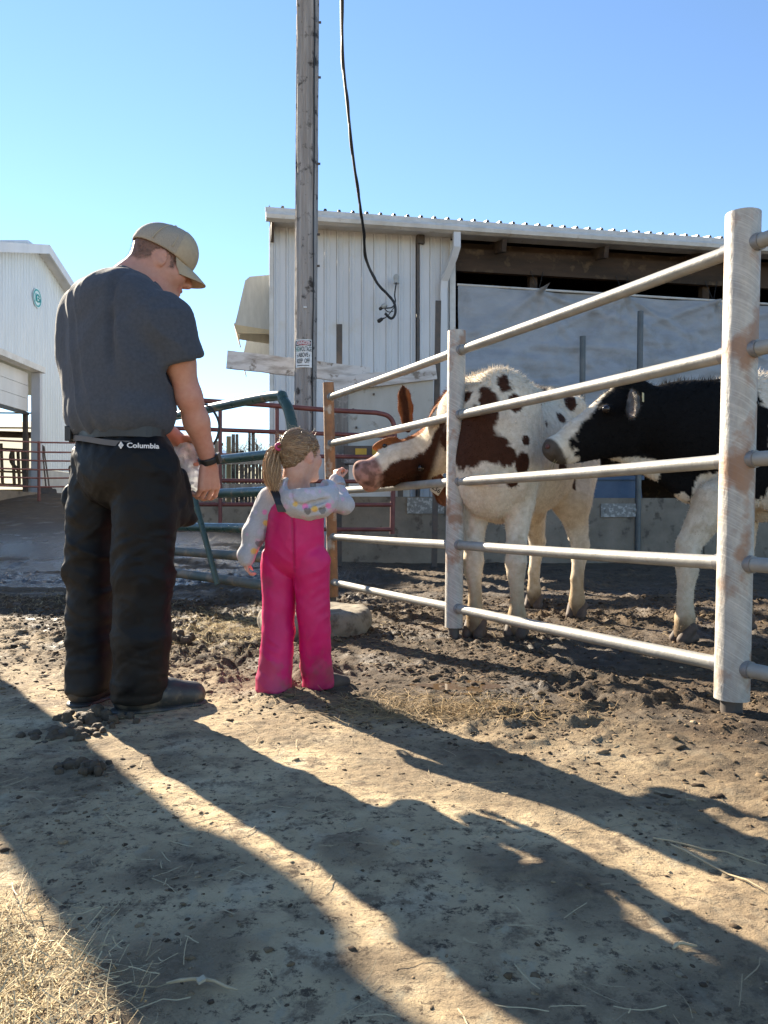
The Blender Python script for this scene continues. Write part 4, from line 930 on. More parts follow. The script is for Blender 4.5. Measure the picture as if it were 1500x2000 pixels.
# legs
ff = [W(928, 1243, 4.54), W(1010, 1247, 4.46)]; rf = [W(1043, 1190, 5.86), W(1127, 1213, 5.24)]
ff = [V(p[0], p[1], 0) for p in ff]; rf = [V(p[0], p[1], 0) for p in rf]
for f_, a in zip(ff, (-.15, .13)):
    sh = Q1(.46, a, .98); el = f_ * .35 + Q1(.42, a, 0) * .65; kn = f_ * .8 + Q1(.5, a, 0) * .2
    s.chain([sh, V(el[0], el[1], .80), V(kn[0], kn[1], .56), V(kn[0], kn[1], .45) + D * .012, V(kn[0], kn[1], .385) + D * .01, V(f_[0], f_[1], .26), V(f_[0], f_[1], .14), V(f_[0], f_[1], .06) + D * .012], [.14, .095, .056, .060, .050, .037, .050, .047], .02)
for f_, a in zip(rf, (-.15, .15)):
    hp_ = Q1(-.62, a, 1.08); hk = f_ - D * .05; mid = hp_ * .35 + hk * .65
    s.chain([hp_, V(*(hp_ * .6 + f_ * .4)[:2], .83) + D * .07, V(*mid[:2], .64), V(*hk[:2], .52) - D * .03, V(*hk[:2], .44) - D * .01, V(f_[0], f_[1], .29), V(f_[0], f_[1], .14), V(f_[0], f_[1], .06) + D * .012], [.19, .14, .075, .060, .050, .040, .050, .047], .025)
s.chain([Q1(-1.02, 0, 1.45), Q1(-1.10, 0, 1.2), Q1(-1.08, .02, .8), Q1(-1.06, .03, .55)], [.05, .03, .022, .04], .03)
v, q = s.mesh(1)
PT = lambda px, py, Y, rx, ry, dy=.30: (W(px, py, Y), (rx / FPX * Y, dy, ry / FPX * Y))
cs = [PT(922, 862, 4.45, 60, 64), PT(945, 800, 4.55, 26, 44), PT(962, 880, 4.4, 36, 34), PT(985, 893, 4.4, 24, 26), PT(925, 820, 4.6, 24, 34), PT(905, 790, 4.7, 22, 22), PT(975, 765, 4.6, 20, 26), PT(998, 795, 4.5, 18, 24),
      PT(1046, 756, 5.2, 20, 12), PT(1062, 768, 5.2, 18, 12), PT(1038, 800, 5.0, 12, 14), PT(1082, 824, 5.1, 18, 15), PT(1053, 836, 4.9, 8, 11), PT(1108, 790, 5.4, 14, 20), PT(1016, 905, 4.4, 18, 26), PT(1024, 862, 4.4, 9, 12), PT(1000, 944, 4.35, 12, 8), PT(1128, 944, 5.1, 4, 14),
      PT(1095, 912, 4.9, 14, 10), PT(890, 860, 4.7, 30, 46), (Q1(-.5, -.25, 1.3), (.3, .2, .2))]
br = blob(v, cs, 5)
# the head: white blaze between two brown cheeks
rel = v - Hp(780, 900, 5.04); al, uu, nn_ = rel @ ha, rel @ hu, rel @ hn
hd = sstep(.40, .34, v[:, 0] - .25 * (v[:, 2] - 1.2)) * (v[:, 1] > 4.6) * (v[:, 2] > .85)
nz = (fbm(v * 12, 8, 4) - .5) * .06; low = sstep(-.040, -.056, uu + nz - .02 + .03 * sstep(.08, .18, al)) * sstep(.215, .17, al + nz * .5); up = sstep(.088, .10, uu + nz * .5 - .02 * sstep(-.1, .1, al)) * sstep(.20, .12, al)
rim_ = np.exp(-((np.hypot(al - (Hp(821, 914, 5.0) - Hp(780, 900, 5.04)) @ ha, uu - (Hp(821, 914, 5.0) - Hp(780, 900, 5.04)) @ hu)) / .04) ** 2) * hd
br = br * (1 - hd) + np.maximum(low, up) * hd
sunlit = (up * hd)[:, None]; col = WHITE * (1 - br[:, None]) + (BROWN * (1 - sunlit) + SUNLIT_BROWN * sunlit) * br[:, None]  # upper cheek painted orange, the brown coat as if sunlit
col = col * (1 - .75 * rim_[:, None]); mouth = np.exp(-((uu + .055 - .25 * (al - .17)) / .006) ** 2) * sstep(.12, .15, al) * sstep(.25, .2, al) * hd; mz = sstep(.135, .165, al + nz * .3) * hd; mzc = PINK * (1 - .45 * sstep(.5, .62, fbm(v * 25, 4, 3)))[:, None]
col = col * (1 - mz[:, None] * (1 - br[:, None] * .5)) + mzc * mz[:, None] * (1 - br[:, None] * .5)
nst = sum(np.exp(-((np.linalg.norm(v - Hp(px, py, 4.95), axis=1)) / .022) ** 2) for px, py in ((697, 909), (716, 943))); col = col * (1 - .8 * np.clip(nst, 0, 1) - .5 * mouth * (1 - np.clip(nst, 0, 1)))[:, None]
col = mud_legs(v, col); col = col * (.86 + .28 * fbm(v * V(25, 25, 12), 44, 3))[:, None]
mk('body', v, q, m_coat, c1, True, col=col)
cvr = lambda p: .014 + .02 * sstep(1.35, 1.55, p[:, 2]) - .006 * sstep(.6, .4, p[:, 2])
fur(v, q, col, c1, 60000, cvr, (.2, .3, -1), 11, keep=lambda p, n_: ~((p[:, 0] < -.02) & (p[:, 1] > 4.6)))
for f_ in ff + rf: hoof(f_ + UPZ * (gz(f_[0], f_[1]) * .5), D, c1)
ear(Hp(797, 838, 5.06), Hp(787, 756, 5.04), (-.55, -.75, .1), .060, c1, V(.25, .088, .032), V(.075, .028, .014))
ear(Hp(852, 925, 5.16), Hp(868, 985, 5.16), (-.4, -.8, .1), .06, c1, V(.12, .045, .02), V(.26, .12, .07))
n8 = 16; sph = lambda c, r: (lambda s_: s_.mesh(1))(SDF(V(*c) - r * 1.5, V(*c) + r * 1.5, r / 5).ell(c, (r, r, r), k=.001))
vv, qq = sph(Hp(821, 914, 5.005), .023); mk('eye', vv, qq, m_eye, c1, True)
vv, qq = sph(Hp(752, 868, 5.0) + hn * -.02, .015); mk('eye', vv, qq, m_eye, c1, True)
tc_ = W(854, 953, 5.03); tx_ = unit(V(.62, 0, -.42)); tz_ = unit(V(.42, 0, .62)); mb = MB(); mb.obox(tc_, tx_, np.cross(tx_, tz_), tz_, .034, .002, .040, .0); et = mb.build('ear_tag', m_tagw, c1)
text_mesh('tag_number', '256', .040, tc_ - V(0, .004, 0) - tz_ * .012, tx_, tz_, m_black, et, .0006)
text_mesh('tag_number', '1 7C', .018, tc_ - V(0, .004, 0) + tz_ * .022, tx_, tz_, m_black, et, .0003)

# ---- black and white cow in profile
c2 = thing('cow', 'black and white cow standing in profile behind the right fence rails', 'cow', (2.1, 4.5, 0), 'cows behind the pipe fence')
D2 = unit(V(-.97, -.24, 0)); S2 = V(.24, -.97, 0); b2 = V(2.68, 4.66, 0)
def Q2(d, s_, z): return b2 + D2 * d + S2 * s_ + UPZ * z
A4 = (D2, S2, UPZ); s = SDF((.75, 3.8, -.02), (4.1, 5.5, 1.8), .0125)
s.ell(Q2(-.72, 0, 1.18), (.38, .26, .40), A4); s.ell(Q2(-.1, 0, 1.08), (.75, .31, .42), A4, .06); s.ell(Q2(.48, 0, 1.10), (.34, .25, .42), A4, .06)
s.cone(Q2(.45, 0, 1.42), Q2(-.85, 0, 1.46), .12, .12, .06); s.ell(Q2(.72, 0, .95), (.15, .17, .22), A4, .06)
for a in (-1, 1): s.ell(Q2(-.7, a * .2, 1.45), (.11, .07, .09), A4, .05); s.ell(Q2(.55, a * .19, 1.02), (.17, .09, .28), A4, .06)
s.chain([Q2(.55, 0, 1.22), W(1335, 835, 4.42), W(1248, 815, 4.32)], [.33, .255, .17], .06, (S2, .6))
s.chain([W(1345, 950, 4.45), W(1275, 905, 4.4), W(1200, 880, 4.3)], [.10, .07, .05], .05, (S2, .6))     # dewlap and throat
s.cone(W(1208, 812, 4.27), W(1130, 855, 4.2), .150, .098, .05, (S2, .68)); s.cone(W(1130, 855, 4.2), W(1093, 874, 4.16), .095, .074, .03, (S2, .8))
s.cone(W(1212, 850, 4.28), W(1110, 888, 4.18), .115, .05, .05, (S2, .62)); s.ell(W(1080, 876, 4.15), (.062, .075, .058), (unit(V(-.8, 0, -.6)), S2, unit(V(-.6, 0, .8))), .03)
s.ell(W(1093, 893, 4.17), (.05, .045, .03), None, .03); s.cone(W(1222, 757, 4.3), W(1240, 770, 4.34), .075, .09, .05)
s.ell(W(1185, 800, 4.16), (.04, .03, .03), None, .02); s.ell(W(1070, 873, 4.08), (.018, .03, .022), None, .01, sub=True)
f2 = [V(*W(1338, 1250, 4.36)[:2], 0), V(*W(1452, 1215, 4.75)[:2], 0), Q2(-.65, .2, 0), Q2(-.85, -.18, 0)]
for f_, a in zip(f2[:2], (.16, -.16)):
    sh = Q2(.52, a, .98); el = f_ * .66 + Q2(.50, a, 0) * .34; kn = f_ * .96 + Q2(.5, a, 0) * .04
    s.chain([sh, V(el[0], el[1], .80), V(kn[0], kn[1], .56), V(kn[0], kn[1], .46) + D2 * .012, V(kn[0], kn[1], .395) + D2 * .01, V(f_[0], f_[1], .27), V(f_[0], f_[1], .14), V(f_[0], f_[1], .06) + D2 * .015], [.16, .12, .066, .066, .055, .042, .053, .05], .02)
for f_, a in zip(f2[2:], (.17, -.17)):
    hp_ = Q2(-.7, a, 1.05); hk = f_ - D2 * .06
    s.chain([hp_, hp_ * .6 + f_ * .4 + D2 * .1 + UPZ * .2, V(*hk[:2], .52) - D2 * .03, V(f_[0], f_[1], .29), V(f_[0], f_[1], .14), V(f_[0], f_[1], .06)], [.2, .15, .065, .046, .055, .052], .03)
s.chain([Q2(-1.08, 0, 1.4), Q2(-1.16, 0, 1.1), Q2(-1.13, 0, .6)], [.05, .03, .04], .03)
v, q = s.mesh(1)
bk = blob(v, [(W(1330, 830, 4.4), (.50, .9, .33)), (W(1205, 830, 4.25), (.31, .8, .34)), (W(1390, 920, 4.4), (.30, .8, .22)), (W(1310, 960, 4.4), (.11, .5, .10)), (W(1480, 920, 4.6), (.16, .6, .24)), (Q2(-.6, 0, 1.3), (.45, .8, .35))], 15, .18, 20)
wh = blob(v, [PT(1232, 908, 4.3, 62, 17, .5), PT(1275, 925, 4.3, 22, 22, .5), PT(1395, 975, 4.3, 34, 60, .4), PT(1345, 1000, 4.3, 24, 42, .4), PT(1390, 1055, 4.3, 60, 60, .5), PT(1490, 770, 4.5, 34, 70, .4)], 25, .2, 18)
bk = bk * (1 - wh)
# blaze: from the nose along the top of the face
fa = unit(W(1205, 742, 4.25) - W(1062, 868, 4.15)); fr_ = v - W(1062, 868, 4.15); al2 = fr_ @ fa; pd = fr_ @ unit(V(fa[2], 0, -fa[0])); wn_ = (fbm(v * 14, 6, 4) - .5) * .06
bl = sstep(.0, -.017, pd - .060 + .038 * sstep(.10, .40, al2) + wn_ - .018 * np.sin(np.clip(al2, 0, .5) * 6)) * (v[:, 0] < 1.42) * (v[:, 2] > .98) * sstep(.62, .55, al2)
ms = sstep(.085, .055, al2 + wn_ * .4) * (v[:, 0] < 1.2) * (v[:, 2] > .95)
bk = bk * (1 - np.clip(bl + ms, 0, 1))
col = WHITE * (1 - bk[:, None]) + BLACK * bk[:, None]
pk = sstep(.040, .02, al2 + wn_ * .3) * (v[:, 0] < 1.2) * (v[:, 2] > .95); col = col * (1 - pk[:, None] * .9) + V(.022, .015, .015) * pk[:, None] * .9
col = mud_legs(v, col); col = col * (.86 + .28 * fbm(v * V(25, 25, 12), 44, 3))[:, None]
mk('body', v, q, m_coat, c2, True, col=col)
fur(v, q, col, c2, 60000, lambda p: .014 + .03 * sstep(1.35, 1.55, p[:, 2]), (.5, 0, -.8), 12, keep=lambda p, n_: p[:, 0] > .98)
for f_ in f2: hoof(f_ + UPZ * (gz(f_[0], f_[1]) * .5), D2, c2)
ear(W(1232, 768, 4.2), W(1240, 812, 4.02), (-.8, -.5, .0), .055, c2, V(.10, .095, .09), V(.25, .22, .2))
vv, qq = sph(W(1184, 799, 4.095), .022); mk('eye', vv, qq, m_eye, c2, True)
vv, qq = sph(W(1070, 872, 4.105), .014); mk('nostril', vv, qq, m_nostril, c2, True)
tc_ = W(1256, 776, 4.08); mb = MB(); mb.obox(tc_, V(.5, .8, 0), V(.8, -.5, 0), UPZ, .012, .002, .024); mb.build('ear_tag', m_tagy, c2)
mb = MB()
for i, (x0, y0, x1, y1) in enumerate(((1084, 898, 1072, 922), (1088, 900, 1080, 915), (1110, 894, 1106, 900))): mb.tube([W(x0, y0, 4.12), W((x0 + x1) / 2 - 2, (y0 + y1) / 2, 4.1), W(x1, y1, 4.1)], .0016, 4)
mb.build('hay_wisp', mat('hay_strand', (.28, .22, .10), rough=.9), c2)
# ------------------------------------------------------------------ people
m_skin = mat('skin', (1, 1, 1), (.93, .86, .84), 60, attr=True, rough=.5, sss=.12, bump=.12, bscale=300, bdist=.002, spec=.35)
m_tee = mat('charcoal_tee', (.066, .074, .090), (.052, .059, .073), 90, rough=.9, bump=.25, bscale=500, bdist=.002, spec=.15, sheen=.08)
m_trs = mat('black_nylon', (1, 1, 1), (.8, .8, .8), 6, attr=True, rough=.6, bump=.25, bscale=14, bdist=.012, spec=.25)
m_cap1 = mat('khaki_mesh_cap', (.36, .31, .24), (.27, .235, .19), 260, rough=.9, bump=.5, bscale=300, bdist=.003)
m_cap2 = mat('khaki_twill', (.40, .33, .23), (.36, .295, .205), 60, rough=.9, bump=.2, bscale=300, bdist=.002)
m_boot = mat('grey_rubber_boot', (.020, .019, .018), (.045, .04, .033), 12, rough=.5, c3=(.15, .11, .07), s3=11, t3=(.55, .68))
m_strap = mat('grey_webbing', (.10, .10, .105), rough=.8); m_buckle = mat('black_plastic', (.014, .014, .015), rough=.4)
m_logo = mat('silver_print', (.62, .63, .64), rough=.5)
m_bag = mat('clear_plastic_bag', (.80, .82, .83), (.55, .58, .60), 14, rough=.22, bump=.9, bscale=24, bdist=.02, trans=.35)
SK = V(.50, .265, .19); SKR = V(.52, .23, .165)

def head(s, c, f, u, sc, child=False, neck=None):
    f = unit(f); u = unit(u - f * (u @ f)); r = np.cross(f, u); A = (f, r, u)
    P = lambda a, b, d: c + (f * a + r * b + u * d) * sc
    E = lambda p, rad, k=.015, sub=False, ax=A: s.ell(P(*p), V(*rad) * sc, ax, k * sc, sub)
    E((-.012, 0, .032), (.100, .078, .094)); E((.030, 0, -.035), (.066, .062, .080), .03)
    for b in (-1, 1):
        s.cone(P(-.005, b * .052, -.055), P(.070, b * .016, -.105), .024 * sc, .019 * sc, .03 * sc)
        E((.058, b * .040, -.028), (.034, .026, .030), .03)
        s.cone(P(.082, b * .012, .026), P(.070, b * .046, .024), .014 * sc, .012 * sc, .02 * sc)
        E((.100, b * .031, .004), (.020, .017, .012), .012, True); E((.079, b * .031, .002), (.0125, .0125, .0125), .004)
        s.cone(P(.077, b * .020, .0095), P(.074, b * .044, .0075), .006 * sc, .005 * sc, .006 * sc)
        E((.098, b * .0135, -.040), (.013, .009, .009), .008)
        e = (unit(f * .75 + r * b * .5 + u * .15), unit(r * b - f * .5), u)
        E((-.008, b * .082, -.012), (.021, .010, .033), .006, ax=(f, unit(r + f * b * -.35), u)); E((-.002, b * .092, -.008), (.010, .006, .019), .005, True)
    E((.076, 0, -.106), (.020, .022, .018), .02)
    s.cone(P(.090, 0, .012), P(.112 if not child else .104, 0, -.030), .010 * sc, .0145 * sc, .012 * sc); E((.112 if not child else .104, 0, -.034), (.014, .0135, .012), .008)
    E((.093, 0, -.066), (.012, .024, .0075), .008); E((.089, 0, -.080), (.012, .021, .008), .008); E((.104, 0, -.0728), (.012, .024, .0022), .003, True)
    if neck is not None: s.chain([P(-.020, 0, -.02), P(-.028, 0, -.085), neck], [.066 * sc, .060 * sc, .072 * sc], .03 * sc)
    return P, A
def hand(s, w, d, pn, side, L, curl=(.35, .5, .4), spread=.12, thumb=(.55, .35), k=.006):
    """palm along d, palm normal pn (the side fingers curl to), thumb on +side; L = hand length"""
    d = unit(d); pn = unit(pn - d * (pn @ d)); sd = unit(side - d * (side @ d) - pn * (side @ pn))
    for b in (-.20, -.07, .07, .19): s.cone(w + d * L * .04 + sd * L * b * .62, w + d * L * .44 + sd * L * b, L * .078, L * .070, .012)
    for i, (b, l) in enumerate(((.205, .90), (.072, 1.0), (-.065, .94), (-.19, .76))):
        p = w + d * L * (.46 - .012 * abs(i - 1)) + sd * L * b * 1.02; dd = unit(d + sd * b * spread * 1.2); ang = 0; cu = curl if np.isscalar(curl[0]) else curl[i]
        for j, (sl_, r0, r1) in enumerate(((.235, .054, .049), (.155, .049, .045), (.115, .045, .036))):
            ang += cu[j]; e = p + (dd * cos(ang) + pn * sin(ang)) * L * sl_ * l; s.cone(p, e, L * r0, L * r1, k * .6); p = e
    t0 = w + d * L * .10 + sd * L * .17 + pn * L * .04; t1 = t0 + unit(d * .75 + sd * thumb[0] + pn * thumb[1]) * L * .23; t2 = t1 + unit(d + sd * .15 + pn * (thumb[1] + .1)) * L * .17; t3 = t2 + unit(d + pn * (thumb[1] + .25) - sd * .05) * L * .13
    s.chain([t0, t1, t2, t3], [L * .085, L * .062, L * .055, L * .042], k)
def folds(v, q, amp_fn):
    N_ = normals(v, q); return v + N_ * amp_fn(v, N_)[:, None]

# ================= the man
MY = 2.87; man = thing('person', 'man in khaki cap, charcoal tee and black trousers watching the cows', 'person', (W(245, 1385, MY)[0], MY, 0))
F = unit(V(.62, .78, 0)); R = V(.78, -.62, 0)
hipL, hipR = W(200, 905, 2.98), W(282, 905, 2.80)
footL, footR = W(174, 1376, 2.93), W(272, 1390, 2.81); footL[2] = footR[2] = 0
kneL, kneR = W(176, 1120, 2.97), W(280, 1125, 2.80)
shL, shR = W(176, 606, 3.0), W(326, 634, 2.79)
neckb = W(276, 552, 2.90); elR, wrR = W(369, 776, 2.86), W(407, 898, 2.97); hdR = W(410, 985, 3.0)
elL, wrL = W(250, 790, 3.16), W(352, 862, 3.10)
hc = W(315, 514, 2.94); hf = unit(V(.90, .40, -.36)); hu_ = V(.30, .14, .94)
s = SDF((-1.5, 2.45, .0), (-.5, 3.4, 1.95), .0058)
P_, A_ = head(s, hc, hf, hu_, 1.06, neck=neckb + V(-.01, 0, -.01))
s.cone(P_(-.045, 0, -.035), neckb + V(-.055, 0, -.005), .062, .075, .03); s.cone(neckb + V(0, 0, -.02), neckb + V(.02, .02, -.12), .08, .09, .03)
s.chain([neckb - UPZ * .08, W(245, 700, 2.88), W(245, 880, 2.89)], [.09, .12, .11], .05); s.cone(neckb - UPZ * .09, shL, .07, .055, .05); s.cone(neckb - UPZ * .09, shR, .07, .055, .05)
s.chain([shR, (shR + elR) / 2 + V(.005, 0, 0), elR, elR * .62 + wrR * .38, wrR], [.062, .054, .045, .045, .031], .03)
s.chain([shL, elL, elL * .6 + wrL * .4, wrL], [.062, .050, .047, .032], .03)
hand(s, wrR + (hdR - wrR) * .10, hdR - wrR, V(-.80, .60, .0), V(-.35, -.2, -.1) + F * .9, .205, ((.45, .65, .4), (.55, .75, .45), (.62, .8, .5), (.7, .85, .5)), thumb=(.35, .35))
hand(s, wrL, V(.8, -.1, -.6), V(-.2, -.9, -.3), V(.2, -.3, .9), .180, (.5, .7, .5))
for h_, k_, f_ in ((hipL, kneL, footL), (hipR, kneR, footR)): s.chain([h_, k_, f_ + UPZ * .1], [.075, .05, .04], .04)
v, q = s.mesh(1)
rel = v - hc; la, lr, lu = rel @ A_[0], rel @ A_[1], rel @ A_[2]
col = np.tile(SK, (len(v), 1)); n_ = fbm(v * 22, 3, 3); col = col * (.9 + .2 * n_)[:, None]
red = sstep(.45, .7, fbm(v * 12, 6, 3)) * .5; isH = np.linalg.norm(rel, axis=1) < .16; col = col * (1 - red[:, None]) + SKR * red[:, None]
hair = isH * sstep(-.034, -.004, lu + (vnoise(v * 90, 3) - .5) * .02 + .022 * sstep(-.02, -.10, la)) * sstep(.036, .020, la + (vnoise(v * 70, 2) - .5) * .014) * sstep(.066, .052, np.abs(lr) * 0 + .0)
earz = (np.hypot(la + .008, lu + .012) < .036) * (np.abs(lr) > .070); hair = hair * (1 - earz)
sb = isH * sstep(.05, .042, la) * sstep(.012, .022, la) * sstep(-.035, -.018, lu) * (1 - earz); hair = np.clip(np.maximum(hair * .75, sb * .6), 0, 1)
col = col * (1 - hair[:, None]) + V(.085, .052, .032) * hair[:, None]
lip = isH * (np.abs(lu + .073) < .012) * (la > .085); col = col * (1 - .5 * lip[:, None]) + V(.36, .12, .10) * .5 * lip[:, None]
brow = isH * (np.abs(lu - .026) < .007) * (la > .07) * (np.abs(lr) > .012) * (np.abs(lr) < .055); col = col * (1 - .6 * brow[:, None]) + V(.12, .07, .04) * .6 * brow[:, None]
eyz = isH * (np.hypot(np.abs(lr) - .0335, lu - .000) < .006) * (la > .08); col[eyz > 0] = V(.03, .025, .02)
body = mk('body', v, q, m_skin, man, True, col=col)
# short hair below the cap
fr__ = (hair > .35) & isH
r = np.random.default_rng(4); N_ = normals(v, q); ids = np.where(fr__)[0]; ids = ids[r.integers(0, len(ids), 5000)]
p = v[ids] + r.normal(0, .002, (5000, 3)); d = N_[ids] * .5 - A_[2] * .6 - A_[0] * .25 + r.normal(0, .22, (5000, 3)); d /= np.linalg.norm(d, axis=1)[:, None]; sd = np.cross(d, N_[ids]); L_ = r.uniform(.006, .013, 5000)[:, None]
hv = np.stack([p - sd * .0007, p + sd * .0007, p + d * L_], 1).reshape(-1, 3)
mk('hair', hv, np.arange(15000).reshape(-1, 3), mat('short_brown_hair', (.14, .085, .05), (.07, .045, .03), 80, rough=.6), man, kind='stuff')
# T-shirt
s = SDF((-1.5, 2.4, .9), (-.45, 3.45, 1.72), .0062)
AX = (R, F, UPZ)
s.ell(W(232, 650, 2.88), (.250, .155, .20), AX, .06); s.ell(W(229, 740, 2.89), (.252, .168, .20), AX, .08); s.ell(W(234, 812, 2.88), (.240, .172, .125), AX, .06)
s.cone(neckb + V(-.03, -.01, -.075), shL + V(.02, 0, -.01), .085, .088, .07); s.cone(neckb + V(-.02, -.01, -.085), shR + V(-.01, 0, .0), .074, .090, .06); s.ell(W(218, 588, 2.86), (.19, .12, .10), AX, .07)
aR = elR - shR; cuR = shR + aR * .50; s2 = SDF((-1.5, 2.4, .9), (-.45, 3.45, 1.72), .0062); s2.cone(shR, cuR + aR * .1, .092, .096, .05); s2.cut(cuR, aR, .006)
h_ = np.clip(.5 + .5 * (s.F - s2.F) / .04, 0, 1); s.F = s.F * (1 - h_) + s2.F * h_ - .04 * h_ * (1 - h_); s.F[s2.F > .9] = np.minimum(s.F, 1)[s2.F > .9]
aL = elL - shL; s.cone(shL, shL + aL * .55, .092, .092, .05)
s.ell(neckb + V(.015, .01, .045), (.098, .098, .055), (A_[0], A_[1], UPZ), .012, True)
s.ell(W(172, 665, 2.97), (.09, .11, .16), AX, .07); s.cut(W(240, 862, 2.88), V(.10, 0, -1), .02)
# hollow under the sleeve and above the belt so the hem reads as cloth
s.cone(cuR + unit(aR) * .03, cuR - unit(aR) * .05, .082, .06, .006, sub=True); s.ell(W(238, 876, 2.88), (.212, .145, .05), AX, .008, True)
v, q = s.mesh(1)
def tee_fold(v, N_):
    a = (v - W(240, 700, 2.88)) @ R; z = v[:, 2]; b = (v - W(240, 700, 2.88)) @ F
    w = (fbm(v * 5, 2, 2) - .5) * .09
    back = ridged(np.stack([(a + w + (z - 1.3) * .22) * 9, b * 3, z * 1.3], 1), 4, 2) - .55
    diag = ridged(np.stack([(a * .8 - (z - 1.25) * .75 + w) * 9, b * 4, (a * .75 + z * .8) * 1.6], 1), 8, 2) - .55
    hem = np.sin((a + b * .6 + w * 1.6) * 62) * sstep(1.20, 1.05, z) * .0025
    sl_ = np.exp(-(((a - .135 - (1.45 - z) * .05) / .016) ** 2)) * sstep(1.2, 1.3, z) * sstep(1.62, 1.52, z) * (b < .05)
    crumple = (ridged(v * V(11, 11, 8), 12, 3) - .5) * .006
    return back * .021 * sstep(1.68, 1.5, z) * (b < .1) + diag * .014 * sstep(1.62, 1.45, z) * sstep(-.1, .12, a) + hem + crumple - .020 * sl_
v = folds(v, q, tee_fold); tee = mk('tee_shirt', v, q, m_tee, man, True)
mb = MB(); ring = []
for i in range(33):
    a = 2 * pi * i / 32; e1 = unit(A_[0] - UPZ * (A_[0] @ UPZ) * .4); e2 = np.cross(UPZ, e1); ring.append(neckb + V(.005, .0, -.012) + e1 * .086 * cos(a) + e2 * .084 * sin(a) - UPZ * .035 * cos(a))
mb.tube(ring, .009, 8, False); mb.build('collar', m_tee, tee, True)
# trousers
s = SDF((-1.5, 2.4, .015), (-.45, 3.5, 1.12), .0065)
s.ell(W(242, 905, 2.88), (.190, .142, .165), AX, .05); s.cone(W(238, 862, 2.88) - R * .07, W(238, 862, 2.88) + R * .07, .118, .118, .05); s.ell(W(240, 925, 2.84), (.178, .125, .11), AX, .05)
s.chain([hipL, W(184, 1000, 2.97), kneL, W(175, 1250, 2.96), W(174, 1350, 2.93)], [.112, .094, .082, .080, .078], .02)
s.chain([hipR, W(283, 1010, 2.80), kneR, W(277, 1250, 2.80), W(271, 1358, 2.81)], [.118, .108, .098, .096, .090], .02)
s.ell(W(146, 975, 3.02), (.03, .05, .06), AX, .03); s.cut((0, 0, .045), (0, 0, -1), .02); s.cut(W(238, 843, 2.88), (0, 0, 1), .02)
s.cone(W(335, 940, 2.88), W(352, 1005, 2.90), .055, .04, .05, (V(1, 0, 0), .7)); s.cone(W(352, 930, 2.94), W(366, 1010, 2.95), .022, .030, .03)
v, q = s.mesh(1)
def trs_fold(v, N_):
    z = v[:, 2]; a = (v - W(240, 900, 2.88)) @ R; b = (v - W(240, 900, 2.88)) @ F; w = (fbm(v * 6, 3, 2) - .5) * .12
    d1 = ridged(np.stack([(a * .5 + z + w) * 8.5, (a - z * .25) * 3.5, b * 4], 1), 3, 3) ** 2 * 1.6 - .5
    d2 = ridged(np.stack([(a * -.7 + z + w) * 9, (a + z * .3) * 3, b * 4], 1), 7, 3) ** 2 * 1.6 - .5
    an = sstep(.32, .05, z) * (ridged(np.stack([a * 4, b * 4, (z + w * .4) * 16], 1), 9, 2) - .5) * .020
    kn = np.exp(-((z - .55) / .16) ** 2)
    waist = np.sin(a * 95 + b * 60) * .003 * sstep(.92, .99, z)
    return (d1 + d2) * (.007 + .004 * kn) * sstep(1.04, .92, z) + an + waist + (fbm(v * 18, 5, 3) - .5) * .006
v = folds(v, q, trs_fold); v[:, 2] = np.maximum(v[:, 2], .012); tz = v[:, 2]; md_ = sstep(.58, .70, fbm(v * 9, 51, 5) + .22 * sstep(.5, .05, tz)) * sstep(.85, .4, tz) * .32 + .5 * sstep(.10, .03, tz + (fbm(v * 14, 52, 3) - .5) * .1); tcol = np.tile(V(.0026, .0026, .0034), (len(v), 1)); trs = mk('trousers', v, q, m_trs, man, True, col=tcol * (1 - md_[:, None]) + V(.030, .024, .018) * md_[:, None])
# belt strap and buckle, printed logo
def ellring(zc, ra, rb, a0, a1, n=28): return [W(238, zc, 2.88) + R * ra * sin(t_) - F * rb * cos(t_) for t_ in np.linspace(a0, a1, n)]
def strap(name, pts, hw, th, m, parent, tilt=0):
    mb = MB(); n = len(pts); vs = []
    for i, p in enumerate(pts):
        o = unit(p - V(*(W(238, 870, 2.88)[:2]), p[2])); vs += [p + UPZ * hw, p + UPZ * hw + o * th, p - UPZ * hw + o * th, p - UPZ * hw]
    f = [(4 * i + j, 4 * i + (j + 1) % 4, 4 * i + 4 + (j + 1) % 4, 4 * i + 4 + j) for i in range(n - 1) for j in range(4)] + [(3, 2, 1, 0), (4 * n - 4, 4 * n - 3, 4 * n - 2, 4 * n - 1)]
    return mk(name, vs, f, m, parent)
strap('belt', ellring(850, .203, .142, -1.9, 1.9), .022, .008, m_buckle, man)
pts = [p - UPZ * (.018 + .030 * sstep(-.4, .9, t_)) for p, t_ in zip(ellring(850, .205, .152, -.5, 1.05), np.linspace(-.5, 1.05, 28))]; strap('waist_strap', pts, .010, .006, m_strap, trs)
q0 = W(238, 850, 2.88) + R * .214 * sin(-.62) - F * .168 * cos(-.62)
on = unit(q0 - W(238, 850, 2.88)); ot = np.cross(UPZ, on); mb = MB(); mb.obox(q0, ot, UPZ, on, .022, .020, .010, .005); bk_ = mb.build('buckle', m_strap, man)
for a in (-1, 1): mb = MB(); mb.obox(q0 + ot * .032 * a, ot, UPZ, on, .007, .027, .010, .003); mb.build('buckle_end', m_buckle, bk_)
mb = MB(); q1 = W(238, 842, 2.88) + R * .203 * sin(-.30) - F * .160 * cos(-.30); mb.obox(q1, R, UPZ, F, .004, .004, .004); mb.build('rivet', m_logo, man)
